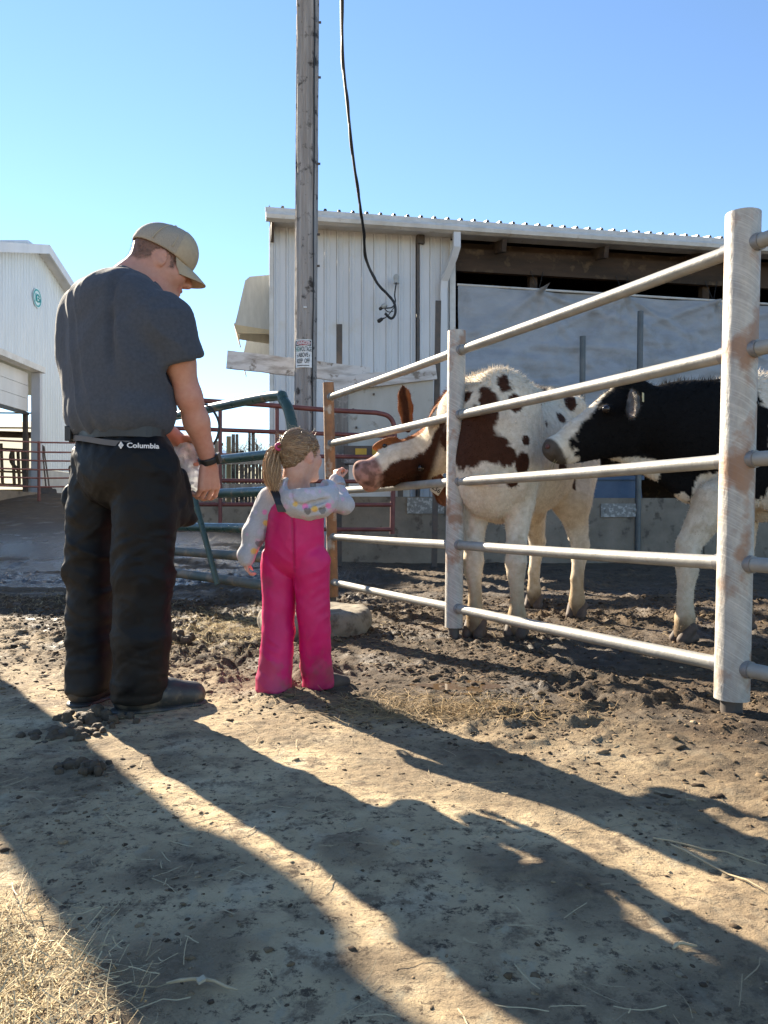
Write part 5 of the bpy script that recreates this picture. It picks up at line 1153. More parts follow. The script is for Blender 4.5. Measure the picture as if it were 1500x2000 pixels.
# logo lies on the cloth: find the cloth surface under the lettering
def on_cloth(v, target, xd, zd, off=.004):
    nrm = unit(np.cross(xd, zd)); rel = v - target; a, b, d = rel @ xd, rel @ zd, rel @ nrm
    return lambda x, z: target + xd * x + zd * z + nrm * (d[(np.hypot(a - x, b - z) < .012) & (d > -.06) & (d < .10)].max(initial=-.03) + off)
lx = unit(R * .96 + F * .12); lx = unit(V(.82, -.50, -.03)); lz = unit(UPZ - lx * lx[2]); lt = W(287, 872, 2.70); oc = on_cloth(v, lt, lx, lz)
def cloth_text(body, size, m, parent, x0, sx=1.0):
    cu = bpy.data.curves.new('t', 'FONT'); cu.body = body; cu.size = size; cu.align_x = 'CENTER'; cu.align_y = 'CENTER'; cu.offset = .0006
    o = bpy.data.objects.new('t', cu); C.objects.link(o); me = bpy.data.meshes.new_from_object(o.evaluated_get(bpy.context.evaluated_depsgraph_get()))
    Pt = [v_.co.copy() for v_ in me.vertices]; Fc = [tuple(f.vertices) for f in me.polygons]; bpy.data.objects.remove(o); bpy.data.meshes.remove(me)
    xs_ = np.linspace(-.07, .07, 15); hh = np.array([(oc(x, 0) - lt) @ unit(np.cross(lx, lz)) for x in xs_]); pf = np.polyval(np.polyfit(xs_, hh, 2), xs_); hh = pf + max(0, (hh - pf).max()) + .002; nrm = unit(np.cross(lx, lz))
    return mk('lettering', [lt + lx * (p[0] * sx + x0) + lz * p[1] + nrm * (np.interp(p[0] * sx + x0, xs_, hh) + .003) for p in Pt], Fc, m, parent), (lambda x: np.interp(x, xs_, hh)), nrm
lo_, hf_, nr_ = cloth_text('Columbia', .024, m_logo, trs, .008, .95)
mb = MB()
for dx, dz_ in ((0, .007), (0, -.007), (.007, 0), (-.007, 0)): mb.obox(lt + lx * (-.052 + dx) + lz * dz_ + nr_ * (hf_(-.052) + .003), unit(lx + lz), unit(lz - lx), nr_, .0042, .0042, .0008)
mb.build('logo_diamond', m_logo, trs)
# boots
def boot(foot, d, L, w, m, parent, name='boot'):
    d = unit(V(d[0], d[1], 0)); f0 = V(foot[0], foot[1], 0); s = SDF(f0 - L - .05, f0 + L + .05 + V(0, 0, .0), .006)
    s.chain([f0 - d * L * .18 + UPZ * w, f0 + d * L * .3 + UPZ * w * .95, f0 + d * L * .62 + UPZ * w * .75], [w * .95, w * .98, w * .85], .02, (UPZ, .95)); s.cone(f0 - d * L * .1 + UPZ * w, f0 - d * L * .06 + UPZ * .2, w * .95, w * 1.05, .03)
    s.cut(f0 + UPZ * .002, (0, 0, -1), .004); s.cut(f0 + UPZ * .2, (0, 0, 1), .004); v, q = s.mesh(1); b_ = mk(name, v, q, m, parent, True)
    s = SDF(f0 - L - .05, f0 + L + .05, .006); s.chain([f0 - d * L * .18 + UPZ * .012, f0 + d * L * .3 + UPZ * .012, f0 + d * L * .62 + UPZ * .014], [w * 1.06, w * 1.08, w * .98], .02, (UPZ, .25)); s.cut(f0 + UPZ * .001, (0, 0, -1), .003); v, q = s.mesh(1); mk('sole', v, q, m, b_, True)
boot(footR + V(.01, .01, 0), V(.80, .42, 0), .29, .060, m_boot, man); boot(footL + V(0, .02, 0), V(.30, .95, 0), .29, .054, m_boot, man)
# cap
cp = lambda a, b, d: P_(a, b, d)
s = SDF(hc - .2, hc + .22, .0042); u_ = A_[2]; f_ = A_[0]
s.ell(cp(-.008, 0, .040), V(.112, .091, .100) * 1.06, A_, .01); s.ell(cp(.035, 0, .065), V(.075, .078, .075) * 1.06, A_, .03)
s.cut(cp(0, 0, .022), unit(-u_ - f_ * .10), .004); s.ell(cp(-.008, 0, .034), V(.105, .084, .094) * 1.06, A_, .003, True)
v, q = s.mesh(1); cap = mk('cap', v, q, m_cap1, man, True)
m_ = ((v - hc) @ f_) / 1.06
s = SDF(hc - .2, hc + .22, .0042); s.ell(cp(-.008, 0, .040), V(.1135, .0925, .1015) * 1.06, A_, .01); s.ell(cp(.035, 0, .065), V(.0765, .0795, .0765) * 1.06, A_, .03)
s.cut(cp(0, 0, .021), unit(-u_ - f_ * .10), .004); s.cut(cp(.030, 0, .05), unit(-f_ + u_ * .1), .003); s.ell(cp(-.008, 0, .034), V(.105, .084, .094) * 1.06, A_, .003, True); v, q = s.mesh(1); mk('front_panel', v, q, m_cap2, cap, True)
nb, nl = 26, 12; vs = []
for t_ in (0, 1):
    for i in range(nb + 1):
        a = (i / nb - .5) * 2.15
        for j in range(nl + 1):
            x = j / nl; rr = .100 + .084 * x * (max(0, cos(a * .72)) ** .6); xx = -.012 + rr * cos(a) * (1.0 if x == 0 else 1 + .0 * x); yy = .090 * sin(a) * (1 - .10 * x)
            vs.append(cp(xx, yy, .026 - .018 * x - .030 * (abs(sin(a)) ** 2) * (.25 + .75 * min(1, x * 2.5)) - .004 * t_ - .014 * x * x))
k_ = (nb + 1) * (nl + 1); f = []
for i in range(nb):
    for j in range(nl):
        o_ = i * (nl + 1) + j; f.append((o_, o_ + 1, o_ + nl + 2, o_ + nl + 1)); f.append((k_ + o_, k_ + o_ + nl + 1, k_ + o_ + nl + 2, k_ + o_ + 1))
for i in range(nb): o_ = i * (nl + 1) + nl; f.append((o_, k_ + o_, k_ + o_ + nl + 1, o_ + nl + 1))
mk('brim', vs, f, m_cap2, cap, True)
# seams over the mesh panels
for a0, tilt in ((.35, .0), (1.25, .0), (-.4, 0)):
    pass
for sgn in (-1, 1):
    for a0 in (.018, -.052):
        mb = MB(); pts = []
        for t_ in np.linspace(.05, 1.45, 14):
            ca, sa = cos(t_), sin(t_); e = (a0 + .012 * sa) * 1; pts.append(cp(-.008 + e * ca * 1.0 + .01 * sa, sgn * .0955 * ca * (1 - (e / .112) ** 2) ** .5, .036 + .105 * sa))
        mb.tube(pts, .0026, 6); mb.build('seam', m_cap2, cap, True)
mb = MB(); mb.tube([cp(.052, .0790, .062), cp(.052, .083, .063)], .003, 8); mb.build('eyelet', m_buckle, cap)
vv, qq = sph(cp(-.0, 0, .146), .008); mk('cap_button', vv, qq, m_cap2, cap, True)
# watch with black band
wa = unit(wrR - elR); wc = wrR - wa * .0; s = SDF(wc - .09, wc + .09, .0035); s.cone(wc - wa * .013, wc + wa * .013, .040, .039, .004); s.cut(wc - wa * .013, -wa, .003); s.cut(wc + wa * .013, wa, .003)
v, q = s.mesh(1); wt = mk('watch_band', v, q, m_buckle, man, True); mb = MB(); wo_ = unit(V(.92, -.15, .2)); wo_ = unit(wo_ - wa * (wo_ @ wa)); mb.obox(wc + wo_ * .041, wa, np.cross(wa, wo_), wo_, .020, .017, .006, .004); mb.build('watch_case', m_buckle, wt)
# plastic bag held at his far side
bag = thing('plastic_bag', 'crumpled clear plastic bag hanging from the pocket of the man', 'bag', tuple(W(372, 905, 3.10)))
s = SDF(W(372, 905, 3.1) - .16, W(372, 905, 3.1) + .16, .006); s.ell(W(366, 892, 3.1), (.045, .05, .055), None, .02); s.ell(W(372, 925, 3.08), (.035, .04, .065), None, .03); s.cone(W(360, 880, 3.1), W(380, 950, 3.07), .03, .02, .02)
v, q = s.mesh(1); v = folds(v, q, lambda v, n_: (ridged(v * 22, 3, 3) - .5) * .034); mk('bag_film', v, q, m_bag, bag, True)

# ================= the girl
GYd = 3.06; girl = thing('person', 'little girl in pink bib overalls holding her hand out to a cow', 'person', (W(578, 1360, GYd)[0], GYd, 0))
GF = unit(V(.45, .89, 0)); GR = V(.89, -.45, 0); GA = (GR, GF, UPZ)
gh = W(588, 890, 3.06); ghf = unit(V(.72, .69, .0)); ghu = V(-.06, 0, 1)
gn = W(574, 955, 3.07); gsL, gsR = W(528, 975, 3.10), W(626, 975, 3.06); geL, gwL = W(497, 1040, 3.08), W(481, 1096, 3.06); geR, gwR = W(674, 986, 3.12), W(657, 938, 3.20)
ghpL, ghpR = W(546, 1095, 3.10), W(607, 1095, 3.04); gkL, gkR = W(544, 1230, 3.08), W(614, 1230, 3.06); gfL, gfR = W(532, 1358, 3.05), W(622, 1345, 3.14); gfL[2] = gfR[2] = 0
s = SDF((-.68, 2.8, 0), (-.08, 3.35, 1.12), .0048)
gP, gA = head(s, gh, ghf, ghu, .80, True, gn + UPZ * .005)
s.chain([gn, W(575, 1040, 3.07), W(576, 1090, 3.07)], [.045, .06, .05], .03); s.cone(gn - UPZ * .03, gsL, .04, .03, .03); s.cone(gn - UPZ * .03, gsR, .04, .03, .03)
s.chain([gsL, geL, gwL], [.034, .027, .020], .02); s.chain([gsR, geR, gwR], [.034, .027, .021], .02)
hand(s, gwL + V(0, 0, .006), V(.08, .06, -1), V(.9, .2, 0), V(.1, .95, 0), .092, ((.5, .8, .6),) * 4, k=.004)
hand(s, gwR + V(0, 0, -.004), V(.05, .12, 1), V(.75, .55, .1), V(.5, -.7, .1), .098, ((.95, 1.2, .9), (1.0, 1.2, .9), (1.0, 1.2, .9), (1.0, 1.2, .9)), thumb=(.3, .7), k=.004)
for h_, k_, f_ in ((ghpL, gkL, gfL), (ghpR, gkR, gfR)): s.chain([h_, k_, f_ + UPZ * .06], [.04, .035, .03], .01)
v, q = s.mesh(1); rel = v - gh; gla, glr, glu = rel @ gA[0], rel @ gA[1], rel @ gA[2]; col = np.tile(V(.56, .33, .245), (len(v), 1)) * (.93 + .14 * fbm(v * 25, 4, 3))[:, None]
nearh = (np.linalg.norm(rel, axis=1) < .13); earz = (np.hypot(gla + .006, glu + .010) < .030) * (np.abs(glr) > .054); ck = np.exp(-((np.hypot(gla - .055, glu + .025)) / .02) ** 2) * nearh; col = col * (1 - .3 * np.maximum(ck, earz * .8))[:, None] + V(.60, .22, .17) * .3 * np.maximum(ck, earz * .8)[:, None]
hnd = (np.linalg.norm(v - gwR, axis=1) < .11) | (np.linalg.norm(v - gwL, axis=1) < .11); col[hnd] = col[hnd] * .6 + V(.58, .27, .20) * .4
ez = nearh * (np.hypot(np.abs(glr) - .025, glu) < .006) * (gla > .06); col[ez > 0] = V(.05, .035, .03)
gb = mk('body', v, q, m_skin, girl, True, col=col)
# hair: scalp shell combed back, plus strands and a pony tail
m_ghair = mat('dark_blonde_hair', (.20, .120, .066), (.13, .078, .043), 40, stretch=(1, 1, 1), rough=.45, bump=.3, bscale=120, bdist=.003, spec=.4)
m_gst = mat('blonde_strands', (1, 1, 1), attr=True, rough=.4, spec=.4)
s = SDF(gh - .16, gh + .16, .0045); s.ell(gP(-.014, 0, .036), V(.110, .0870, .100) * .80, gA, .01); s.ell(gP(-.055, 0, -.030), V(.050, .058, .055) * .80, gA, .02)
s.cut(gP(.040, 0, .02), unit(gA[0] * .8 - gA[2] * .62), .01)
for b in (-1, 1): s.ell(gP(.020, b * .085, -.022), V(.034, .030, .044) * .80, gA, .008, True); s.ell(gP(-.008, b * .088, -.045), V(.028, .034, .042) * .80, gA, .01, True)
s.cut(gP(0, 0, -.068), -gA[2] + gA[0] * .5, .01); v, q = s.mesh(1)
tie = W(545, 872, 2.985)
gr = v - tie; v = v + normals(v, q) * ((ridged(np.stack([np.arctan2(gr @ gA[1], gr @ gA[2]) * 5, np.zeros(len(v)), np.linalg.norm(gr, axis=1) * 3], 1), 3, 2) - .5) * .006)[:, None]
ghair = mk('hair', v, q, m_ghair, girl, True)
def strands(paths, name, parent, w0=.0012, seed=3, c0=V(.19, .115, .062), c1=V(.46, .295, .165)):
    r = np.random.default_rng(seed); vs, fs, cs = [], [], []
    for pts in paths:
        n = len(pts); cc = c0 + (c1 - c0) * r.uniform(0, 1) ** 1.5; b = len(vs); sd = unit(V(r.normal(), r.normal(), r.normal() * .2))
        for i, p in enumerate(pts):
            t_ = unit(pts[min(i + 1, n - 1)] - pts[max(i - 1, 0)]); s_ = unit(np.cross(t_, sd)) * w0 * (1 - .75 * i / (n - 1)); vs += [p - s_, p + s_]; cs += [cc, cc]
        fs += [(b + 2 * i, b + 2 * i + 2, b + 2 * i + 3, b + 2 * i + 1) for i in range(n - 1)]
    return mk(name, vs, np.array(fs), m_gst, parent, col=np.array(cs), kind='stuff')
r = np.random.default_rng(9); N_ = normals(v, q); ids = r.integers(0, len(v), 3500); paths = []
for i in ids:
    p0 = v[i]; pts = [p0]; 
    for j in range(5): 
        k = len(pts); p = p0 + (tie - p0) * (j + 1) / 6 * .8; dc = p - gP(-.014, 0, .030); x = np.array([dc @ gA[0] / .090, dc @ gA[1] / .0715, dc @ gA[2] / .082]); L_ = np.linalg.norm(x)
        if L_ < 1.0: p = gP(-.014, 0, .030) + dc / max(L_, .3) * (1.0 + r.normal(0, .012))
        pts.append(p + r.normal(0, .0012, 3))
    paths.append(pts)
strands(paths, 'hair_strands', ghair, .0008)
paths = []
for i in range(220):                                    # fly-away wisps
    i0 = r.integers(0, len(v)); p = v[i0]; d = unit(N_[i0] * .6 - gA[0] * .6 + r.normal(0, .4, 3)); pts = [p]
    for j in range(4): d = unit(d - UPZ * .18 + r.normal(0, .15, 3)); pts.append(pts[-1] + d * r.uniform(.006, .012))
    paths.append(pts)
strands(paths, 'loose_wisps', ghair, .0006, 5, V(.5, .36, .18), V(.7, .55, .32))
paths = []; tail = spline([tie, W(534, 876, 3.03), W(529, 905, 3.01), W(533, 940, 3.0), W(541, 968, 3.0)], 5); wid = [.009, .024, .034, .036, .018]
for i in range(900):
    a, rr = r.uniform(0, 2 * pi), r.uniform(0, 1) ** .5; ph = r.uniform(0, 6); L_ = r.uniform(.6, 1.05); pts = []
    for j in range(10):
        t_ = j / 9 * L_ * (len(tail) - 1); i0 = min(int(t_), len(tail) - 2); c = tail[i0] + (tail[i0 + 1] - tail[i0]) * min(1.3, (t_ - i0)); w_ = np.interp(t_ / (len(tail) - 1), np.linspace(0, 1, 5), wid) * (1 + .25 * sin(ph + j))
        cl = .011 * V(sin(j * 1.1 + ph), cos(j * .9 + ph), 0) * (j / 9); pts.append(c + (GR * cos(a) * 1.1 + V(0, 1, 0) * sin(a) * .8) * rr * w_ + cl + r.normal(0, .0012, 3))
    paths.append(pts)
pt = strands(paths, 'ponytail', girl, .0013, 6, V(.26, .155, .08), V(.74, .50, .28))
mb = MB(); ta = unit(W(536, 876, 3.03) - tie); e1 = unit(np.cross(ta, UPZ)); e2 = np.cross(ta, e1); mb.tube([tie + ta * .004 + (e1 * cos(a) + e2 * sin(a)) * .011 for a in np.linspace(0, 2 * pi, 20)], .006, 8, False); mb.build('hair_tie', mat('pink_hair_tie', (.45, .05, .14), rough=.7), girl, True)
# hoodie
m_hood_ = mat('heathered_hoodie', (1, 1, 1), (.88, .87, .88), 180, attr=True, rough=.95, bump=.2, bscale=400, bdist=.002, spec=.1, sheen=.1)
s = SDF((-.70, 2.75, .5), (-.05, 3.4, .95), .0042)
s.ell(W(576, 1015, 3.06), (.105, .085, .10), GA, .03); s.cone(gsL + V(.015, 0, -.01), gsR + V(-.015, 0, -.01), .052, .052, .03); s.ell(W(576, 1060, 3.07), (.10, .085, .10), GA, .03)
s.chain([gsL, geL, gwL + UPZ * .022], [.050, .042, .033], .03); s.cone(gwL + UPZ * .03, gwL + UPZ * .008, .034, .030, .01)
s.chain([gsR, geR, gwR - UPZ * .02], [.045, .034, .029], .02); s.cone(gwR - UPZ * .03, gwR - UPZ * .004, .032, .030, .01); s.cut(gwR + V(0, 0, .006), (gwR - geR), .004) if False else None
# hood lying on the back
s.ell(gn + V(.004, .01, .035), (.050, .052, .045), None, .012, True)
v1, q1 = s.mesh(1); s = SDF((-.55, 2.8, .62), (-.08, 3.25, .95), .0042); HX = (unit(V(.97, -.12, .06)), unit(V(.1, .95, .25)), unit(V(-.06, -.25, .97)))
s.ell(W(603, 978, 2.98), (.112, .078, .076), HX, .01); s.ell(W(566, 958, 3.02), (.045, .05, .055), HX, .03); s.ell(W(640, 960, 3.02), (.042, .06, .045), HX, .03)
s.ell(W(598, 948, 2.985), (.083, .060, .046), HX, .012, True); s.ell(gn + V(.004, .012, .03), (.050, .052, .06), None, .012, True)
s.cone(W(556, 972, 2.925), W(588, 990, 2.905), .008, .013, .006, sub=True); s.cone(W(588, 990, 2.905), W(650, 972, 2.925), .013, .008, .006, sub=True); s.cone(W(568, 952, 2.93), W(572, 985, 2.912), .006, .010, .006, sub=True); s.cone(W(605, 1006, 2.915), W(642, 990, 2.925), .006, .009, .006, sub=True)
v2, q2 = s.mesh(1); v, q = np.concatenate([v1, v2]), np.concatenate([q1, q2 + len(v1)])
v = folds(v, q, lambda v, n_: (ridged(v * V(16, 16, 13), 3, 3) - .5) * .009 + (fbm(v * 30, 5, 2) - .5) * .003)
col = np.tile(V(.46, .455, .47), (len(v), 1)) * (.92 + .16 * fbm(v * 70, 4, 3))[:, None]
prs = [V(.80, .22, .50), V(.80, .50, .10), V(.62, .52, .68), V(.70, .40, .52), V(.58, .52, .60), V(.72, .35, .55)]
r = np.random.default_rng(12); dots = []
spots = [((580, 985), 1, 1.), ((599, 990), 0, 1.2), ((617, 994), 1, 1.2), ((643, 988), 0, 1.1), ((511, 1000), 0, 1.), ((513, 1022), 1, 1.1), ((525, 990), 2, 1.), ((490, 1078), 1, 1.2), ((497, 1058), 3, 1.), ((503, 1040), 4, 1.2), ((572, 968), 3, 1.), ((560, 990), 5, 1.), ((668, 1003), 5, 1.), ((622, 1012), 5, .9), ((540, 1000), 3, .9), ((640, 968), 4, 1.)]
for (px, py), ci, sz in spots: dots.append((W(px, py, 2.97), ci, .0105 * sz))
for i in range(60): dots.append((v[r.integers(0, len(v))], int(r.integers(2, 6)), r.uniform(.006, .010)))
for c_, ci, rad in dots:
    d = np.hypot(v[:, 0] - c_[0], v[:, 2] - c_[2]); m_ = sstep(rad * 1.15, rad * .75, d + (vnoise(v * 300, 2) - .5) * .003) * (np.abs(v[:, 1] - c_[1]) < .12) * (.85 if ci < 2 else .45); col = col * (1 - m_[:, None]) + prs[ci] * m_[:, None]
for px, py in ((604, 1000), (632, 999), (501, 1065), (606, 996)):                 # printed grey hearts
    if (px, py) == (606, 996): continue
    c_ = W(px, py, 2.98); x = (v[:, 0] - c_[0]) / .0125; z = (v[:, 2] - c_[2]) / .0125; hh = (x * x + z * z - 1) ** 3 - x * x * z ** 3 < 0; m_ = hh * (np.abs(v[:, 1] - c_[1]) < .13) * .85; col = col * (1 - m_[:, None]) + V(.17, .165, .17) * m_[:, None]
hd_ = mk('hoodie', v[:len(v1)], q1, m_hood_, girl, True, col=col[:len(v1)]); mk('hood', v[len(v1):], q2, m_hood_, hd_, True, col=col[len(v1):])
m_cuff = mat('ribbed_cuff', (.36, .36, .38), (.30, .30, .32), 120, stretch=(1, 1, .1), rough=.95)
for w_, e_ in ((gwR, geR), (gwL, geL)):
    d = unit(w_ - e_); mb = MB(); mb.tube([w_ - d * .040, w_ - d * .030, w_ - d * .006, w_ - d * .0], [.031, .032, .031, .028], 20); mb.build('cuff', m_cuff, hd_, True)
# bib overalls
m_pink = mat('hot_pink_nylon', (1, 1, 1), (.84, .8, .8), 7, attr=True, rough=.5, bump=.2, bscale=22, bdist=.008, spec=.4)
s = SDF((-.66, 2.75, .0), (-.10, 3.45, .86), .0048)
s.ell(W(577, 1020, 3.06), (.116, .098, .13), GA, .02); s.ell(W(576, 1070, 3.07), (.120, .102, .12), GA, .04)
s.chain([ghpL, gkL, W(538, 1300, 3.06), W(533, 1345, 3.05)], [.074, .062, .066, .068], .008); s.chain([ghpR, gkR, W(617, 1300, 3.10), W(621, 1332, 3.13)], [.074, .060, .062, .064], .008)
s.cut((0, 0, .022), (0, 0, -1), .006)
pa, pb, pc = W(545, 964, 2.96), W(638, 1012, 2.96), W(516, 1008, 3.0)
s.cut(pa, (-(pb - pa)[2], 0, (pb - pa)[0]), .006); s.cut(pa, ((pc - pa)[2], 0, -(pc - pa)[0]), .006)
v, q = s.mesh(1)
def ov_fold(v, N_):
    z = v[:, 2]; x = v[:, 0]; w = (fbm(v * 9, 3, 2) - .5) * .05
    sgn = np.where(x < -.345, 1., -1.)
    d1 = ridged(np.stack([(x * sgn * .6 + z + w) * 11, (x - z * .2 * sgn) * 6, v[:, 1] * 6], 1), 3, 2) - .5
    seam = np.exp(-((x - W(573, 0, 3.0)[0] - (z - .7) * -.03) / .005) ** 2) * (z > .52) * (N_[:, 1] < 0)
    return d1 * .011 * (1 - .4 * sstep(.55, .75, z)) - seam * .006 + (fbm(v * 24, 5, 2) - .5) * .005
v = folds(v, q, ov_fold); v[:, 2] = np.maximum(v[:, 2], .016); oz = v[:, 2]; md_ = .30 * sstep(.62, .72, fbm(v * 16, 55, 5) + .35 * sstep(.22, .03, oz)) * sstep(.3, .12, oz) + .25 * sstep(.64, .74, fbm(v * 11, 56, 5)); sm_ = np.exp(-((v[:, 0] - W(573, 0, 3.0)[0] - (oz - .7) * -.03) / .004) ** 2) * (oz > .5); pcol = np.tile(V(.60, .006, .13), (len(v), 1)) * (1 - .3 * sm_)[:, None]; ov = mk('bib_overalls', v, q, m_pink, girl, True, col=pcol * (1 - md_[:, None]) + V(.20, .09, .08) * md_[:, None])
# black shoulder strap crossing under the hood
mb = MB(); a, b = W(545, 983, 2.945), W(536, 955, 2.985); pts = [W(551, 1000, 2.945), W(547, 986, 2.945), W(542, 972, 2.955), W(536, 958, 2.985)]; vs = []
for p in pts: vs += [p + V(-.017, 0, 0), p + V(.015, -.002, 0), p + V(.015, .004, 0), p + V(-.017, .006, 0)]
f = [(4 * i + j, 4 * i + 4 + j, 4 * i + 4 + (j + 1) % 4, 4 * i + (j + 1) % 4) for i in range(3) for j in range(4)] + [(0, 1, 2, 3), (15, 14, 13, 12)]; mk('shoulder_strap', vs, f, m_buckle, ov)
m_gboot = mat('dark_brown_boot', (.045, .03, .022), (.09, .065, .045), 14, rough=.7)
boot(gfL + V(.01, .01, 0), V(.35, .9, 0), .165, .036, m_gboot, girl); boot(gfR + V(.012, .0, 0), V(.8, .5, 0), .165, .036, m_gboot, girl)
# ------------------------------------------------------------------ litter on the yard: straw, clods, manure heaps, a puddle
def zs(x, y):
    return ground_disp(x, y)[0] + base_h(x, y)
m_straw = mat('dry_straw', (1, 1, 1), attr=True, rough=.75, spec=.25)
def straw(name, x, y, n_len, lift, seed, c0=V(.36, .27, .14), c1=V(.62, .50, .29)):
    r = np.random.default_rng(seed); n = len(x); a = r.uniform(0, 2 * pi, n); L_ = r.uniform(*n_len, n); cv = r.normal(0, .22, n); k = 5; P = np.zeros((n, k, 2, 3)); w = r.uniform(.0003, .0009, n)
    t_ = np.linspace(-.5, .5, k); h0 = r.uniform(.001, lift, n); tip = r.normal(0, lift * 1.2, n)
    for j in range(k):
        ang = a + cv * t_[j]; px_ = x + np.cos(ang) * L_ * t_[j]; py_ = y + np.sin(ang) * L_ * t_[j]; z = zs(px_, py_) + .003 + h0 + np.abs(tip) * np.clip(t_[j] * np.sign(tip) + .1, 0, 1) * 1.5
        for q_, s_ in ((0, -1), (1, 1)): P[:, j, q_] = np.stack([px_ - s_ * np.sin(ang) * w, py_ + s_ * np.cos(ang) * w, z + s_ * w * .4], 1)
    o = np.arange(n)[:, None] * (2 * k); Fq = np.concatenate([np.stack([o[:, 0] + 2 * j, o[:, 0] + 2 * j + 2, o[:, 0] + 2 * j + 3, o[:, 0] + 2 * j + 1], 1) for j in range(k - 1)])
    c = c0 + (c1 - c0) * r.uniform(0, 1, n)[:, None]; return mk(name, P.reshape(-1, 3), Fq, m_straw, col=np.repeat(c, 2 * k, 0), kind='stuff')
r = np.random.default_rng(21)
def wpx(px, py): Y = HC * FPX / (py - 1007); return (px - 750) / FPX * Y, Y
# the thick wad of straw near the camera, left
n = 36000; x = r.uniform(-1.1, -.05, n); y = r.uniform(.85, 1.62, n); e = x + .42 * y + .02 + .9 * np.clip(y - 1.25, 0, 1); keep = r.uniform(0, 1, n) < sstep(.22, -.22, e + r.normal(0, .04, n)) ** 1.6; x, y = x[keep], y[keep]
straw('straw', x, y, (.025, .09), .014, 1)
x = r.uniform(-1.1, .9, 1500); y = .9 + 1.7 * r.uniform(0, 1, 1500) ** 1.4; k_ = r.uniform(0, 1, 1500) < .30 + .7 * sstep(.05, -.5, x); straw('loose_straw', x[k_], y[k_], (.015, .09), .003, 2, V(.26, .20, .12), V(.48, .38, .22))
x = r.uniform(-2.6, 3.2, 3200); y = r.uniform(2.0, 5.5, 3200); k_ = fbm(np.stack([x * 1.1, y * 1.1, 0 * x], 1), 91, 3) > .47; straw('loose_straw', x[k_], y[k_], (.03, .13), .006, 3, V(.26, .18, .09), V(.50, .37, .18))
cx, cy = wpx(430, 1230); x = r.normal(cx, .32, 4200); y = r.normal(cy, .42, 4200); straw('trampled_straw', x, y, (.03, .12), .008, 4, V(.42, .30, .13), V(.62, .47, .22))
cx, cy = wpx(850, 1395); x = r.normal(cx, .22, 1300); y = r.normal(cy, .10, 1300); straw('trampled_straw', x, y, (.04, .16), .014, 5, V(.20, .13, .06), V(.42, .29, .13))
cx, cy = wpx(240, 1180); x = r.normal(cx - .6, .7, 1600); y = r.normal(cy, .55, 1600); straw('loose_straw', x, y, (.03, .12), .006, 6, V(.36, .26, .13), V(.55, .42, .22))
m_stk = mat('pale_wood_chip', (.46, .36, .22), (.36, .27, .15), 20, rough=.8)
for (xa, ya, xb, yb, rr, lab) in ((1275, 1645, 1495, 1690, .0035, 'long dry stalk lying upper right on the concrete'), (1310, 1655, 1490, 1745, .004, 'bent dry stalk lying below the longest one'), (1315, 1870, 1358, 1858, .006, 'short yellow green stalk alone on the grey concrete'), (325, 1945, 465, 1942, .005, 'dry stick lying through the straw near the camera')):
    (x0, y0), (x1, y1) = wpx(xa, ya), wpx(xb, yb); pts = [V(x0 + (x1 - x0) * t_, y0 + (y1 - y0) * t_ + .01 * sin(t_ * 4), 0) for t_ in np.linspace(0, 1, 7)]
    for p in pts: p[2] = gz(p[0], p[1]) + rr + .003
    mb = MB(); rr *= .55; mb.tube(pts, [rr * f_ for f_ in (.6, 1, .9, 1, .8, .8, .5)], 6); tag(mb.build('dry_stalk', m_stk), lab, 'stalk', 'dry stalks on the concrete')
x0, y0 = wpx(393, 1944); mb = MB(); mb.obox(V(x0, y0, gz(x0, y0) + .012), V(.8, .6, .2), V(-.6, .8, .1), UPZ, .006, .005, .002, .0005); tag(mb.build('wood_chip', mat('pale_chip', (.42, .36, .26), (.33, .28, .19), 40, rough=.8)), 'square pale wood chip lying on the stick in the straw', 'wood chip')

# clods and crumbs of dried mud
def ico(sub):
    t_ = (1 + 5 ** .5) / 2; v = [unit(p) for p in ((-1, t_, 0), (1, t_, 0), (-1, -t_, 0), (1, -t_, 0), (0, -1, t_), (0, 1, t_), (0, -1, -t_), (0, 1, -t_), (t_, 0, -1), (t_, 0, 1), (-t_, 0, -1), (-t_, 0, 1))]
    f = [(0, 11, 5), (0, 5, 1), (0, 1, 7), (0, 7, 10), (0, 10, 11), (1, 5, 9), (5, 11, 4), (11, 10, 2), (10, 7, 6), (7, 1, 8), (3, 9, 4), (3, 4, 2), (3, 2, 6), (3, 6, 8), (3, 8, 9), (4, 9, 5), (2, 4, 11), (6, 2, 10), (8, 6, 7), (9, 8, 1)]
    for _ in range(sub):
        c = {}; nf = []
        def mid(a, b):
            k = (min(a, b), max(a, b))
            if k not in c: v.append(unit(v[a] + v[b])); c[k] = len(v) - 1
            return c[k]
        for a, b, d in f: x_, y_, z_ = mid(a, b), mid(b, d), mid(d, a); nf += [(a, x_, z_), (b, y_, x_), (d, z_, y_), (x_, y_, z_)]
        f = nf
    return np.array(v), np.array(f)
m_clod = mat('mud_clod', (1, 1, 1), (.6, .55, .5), 60, attr=True, rough=.9, bump=.5, bscale=120, bdist=.006, spec=.25)
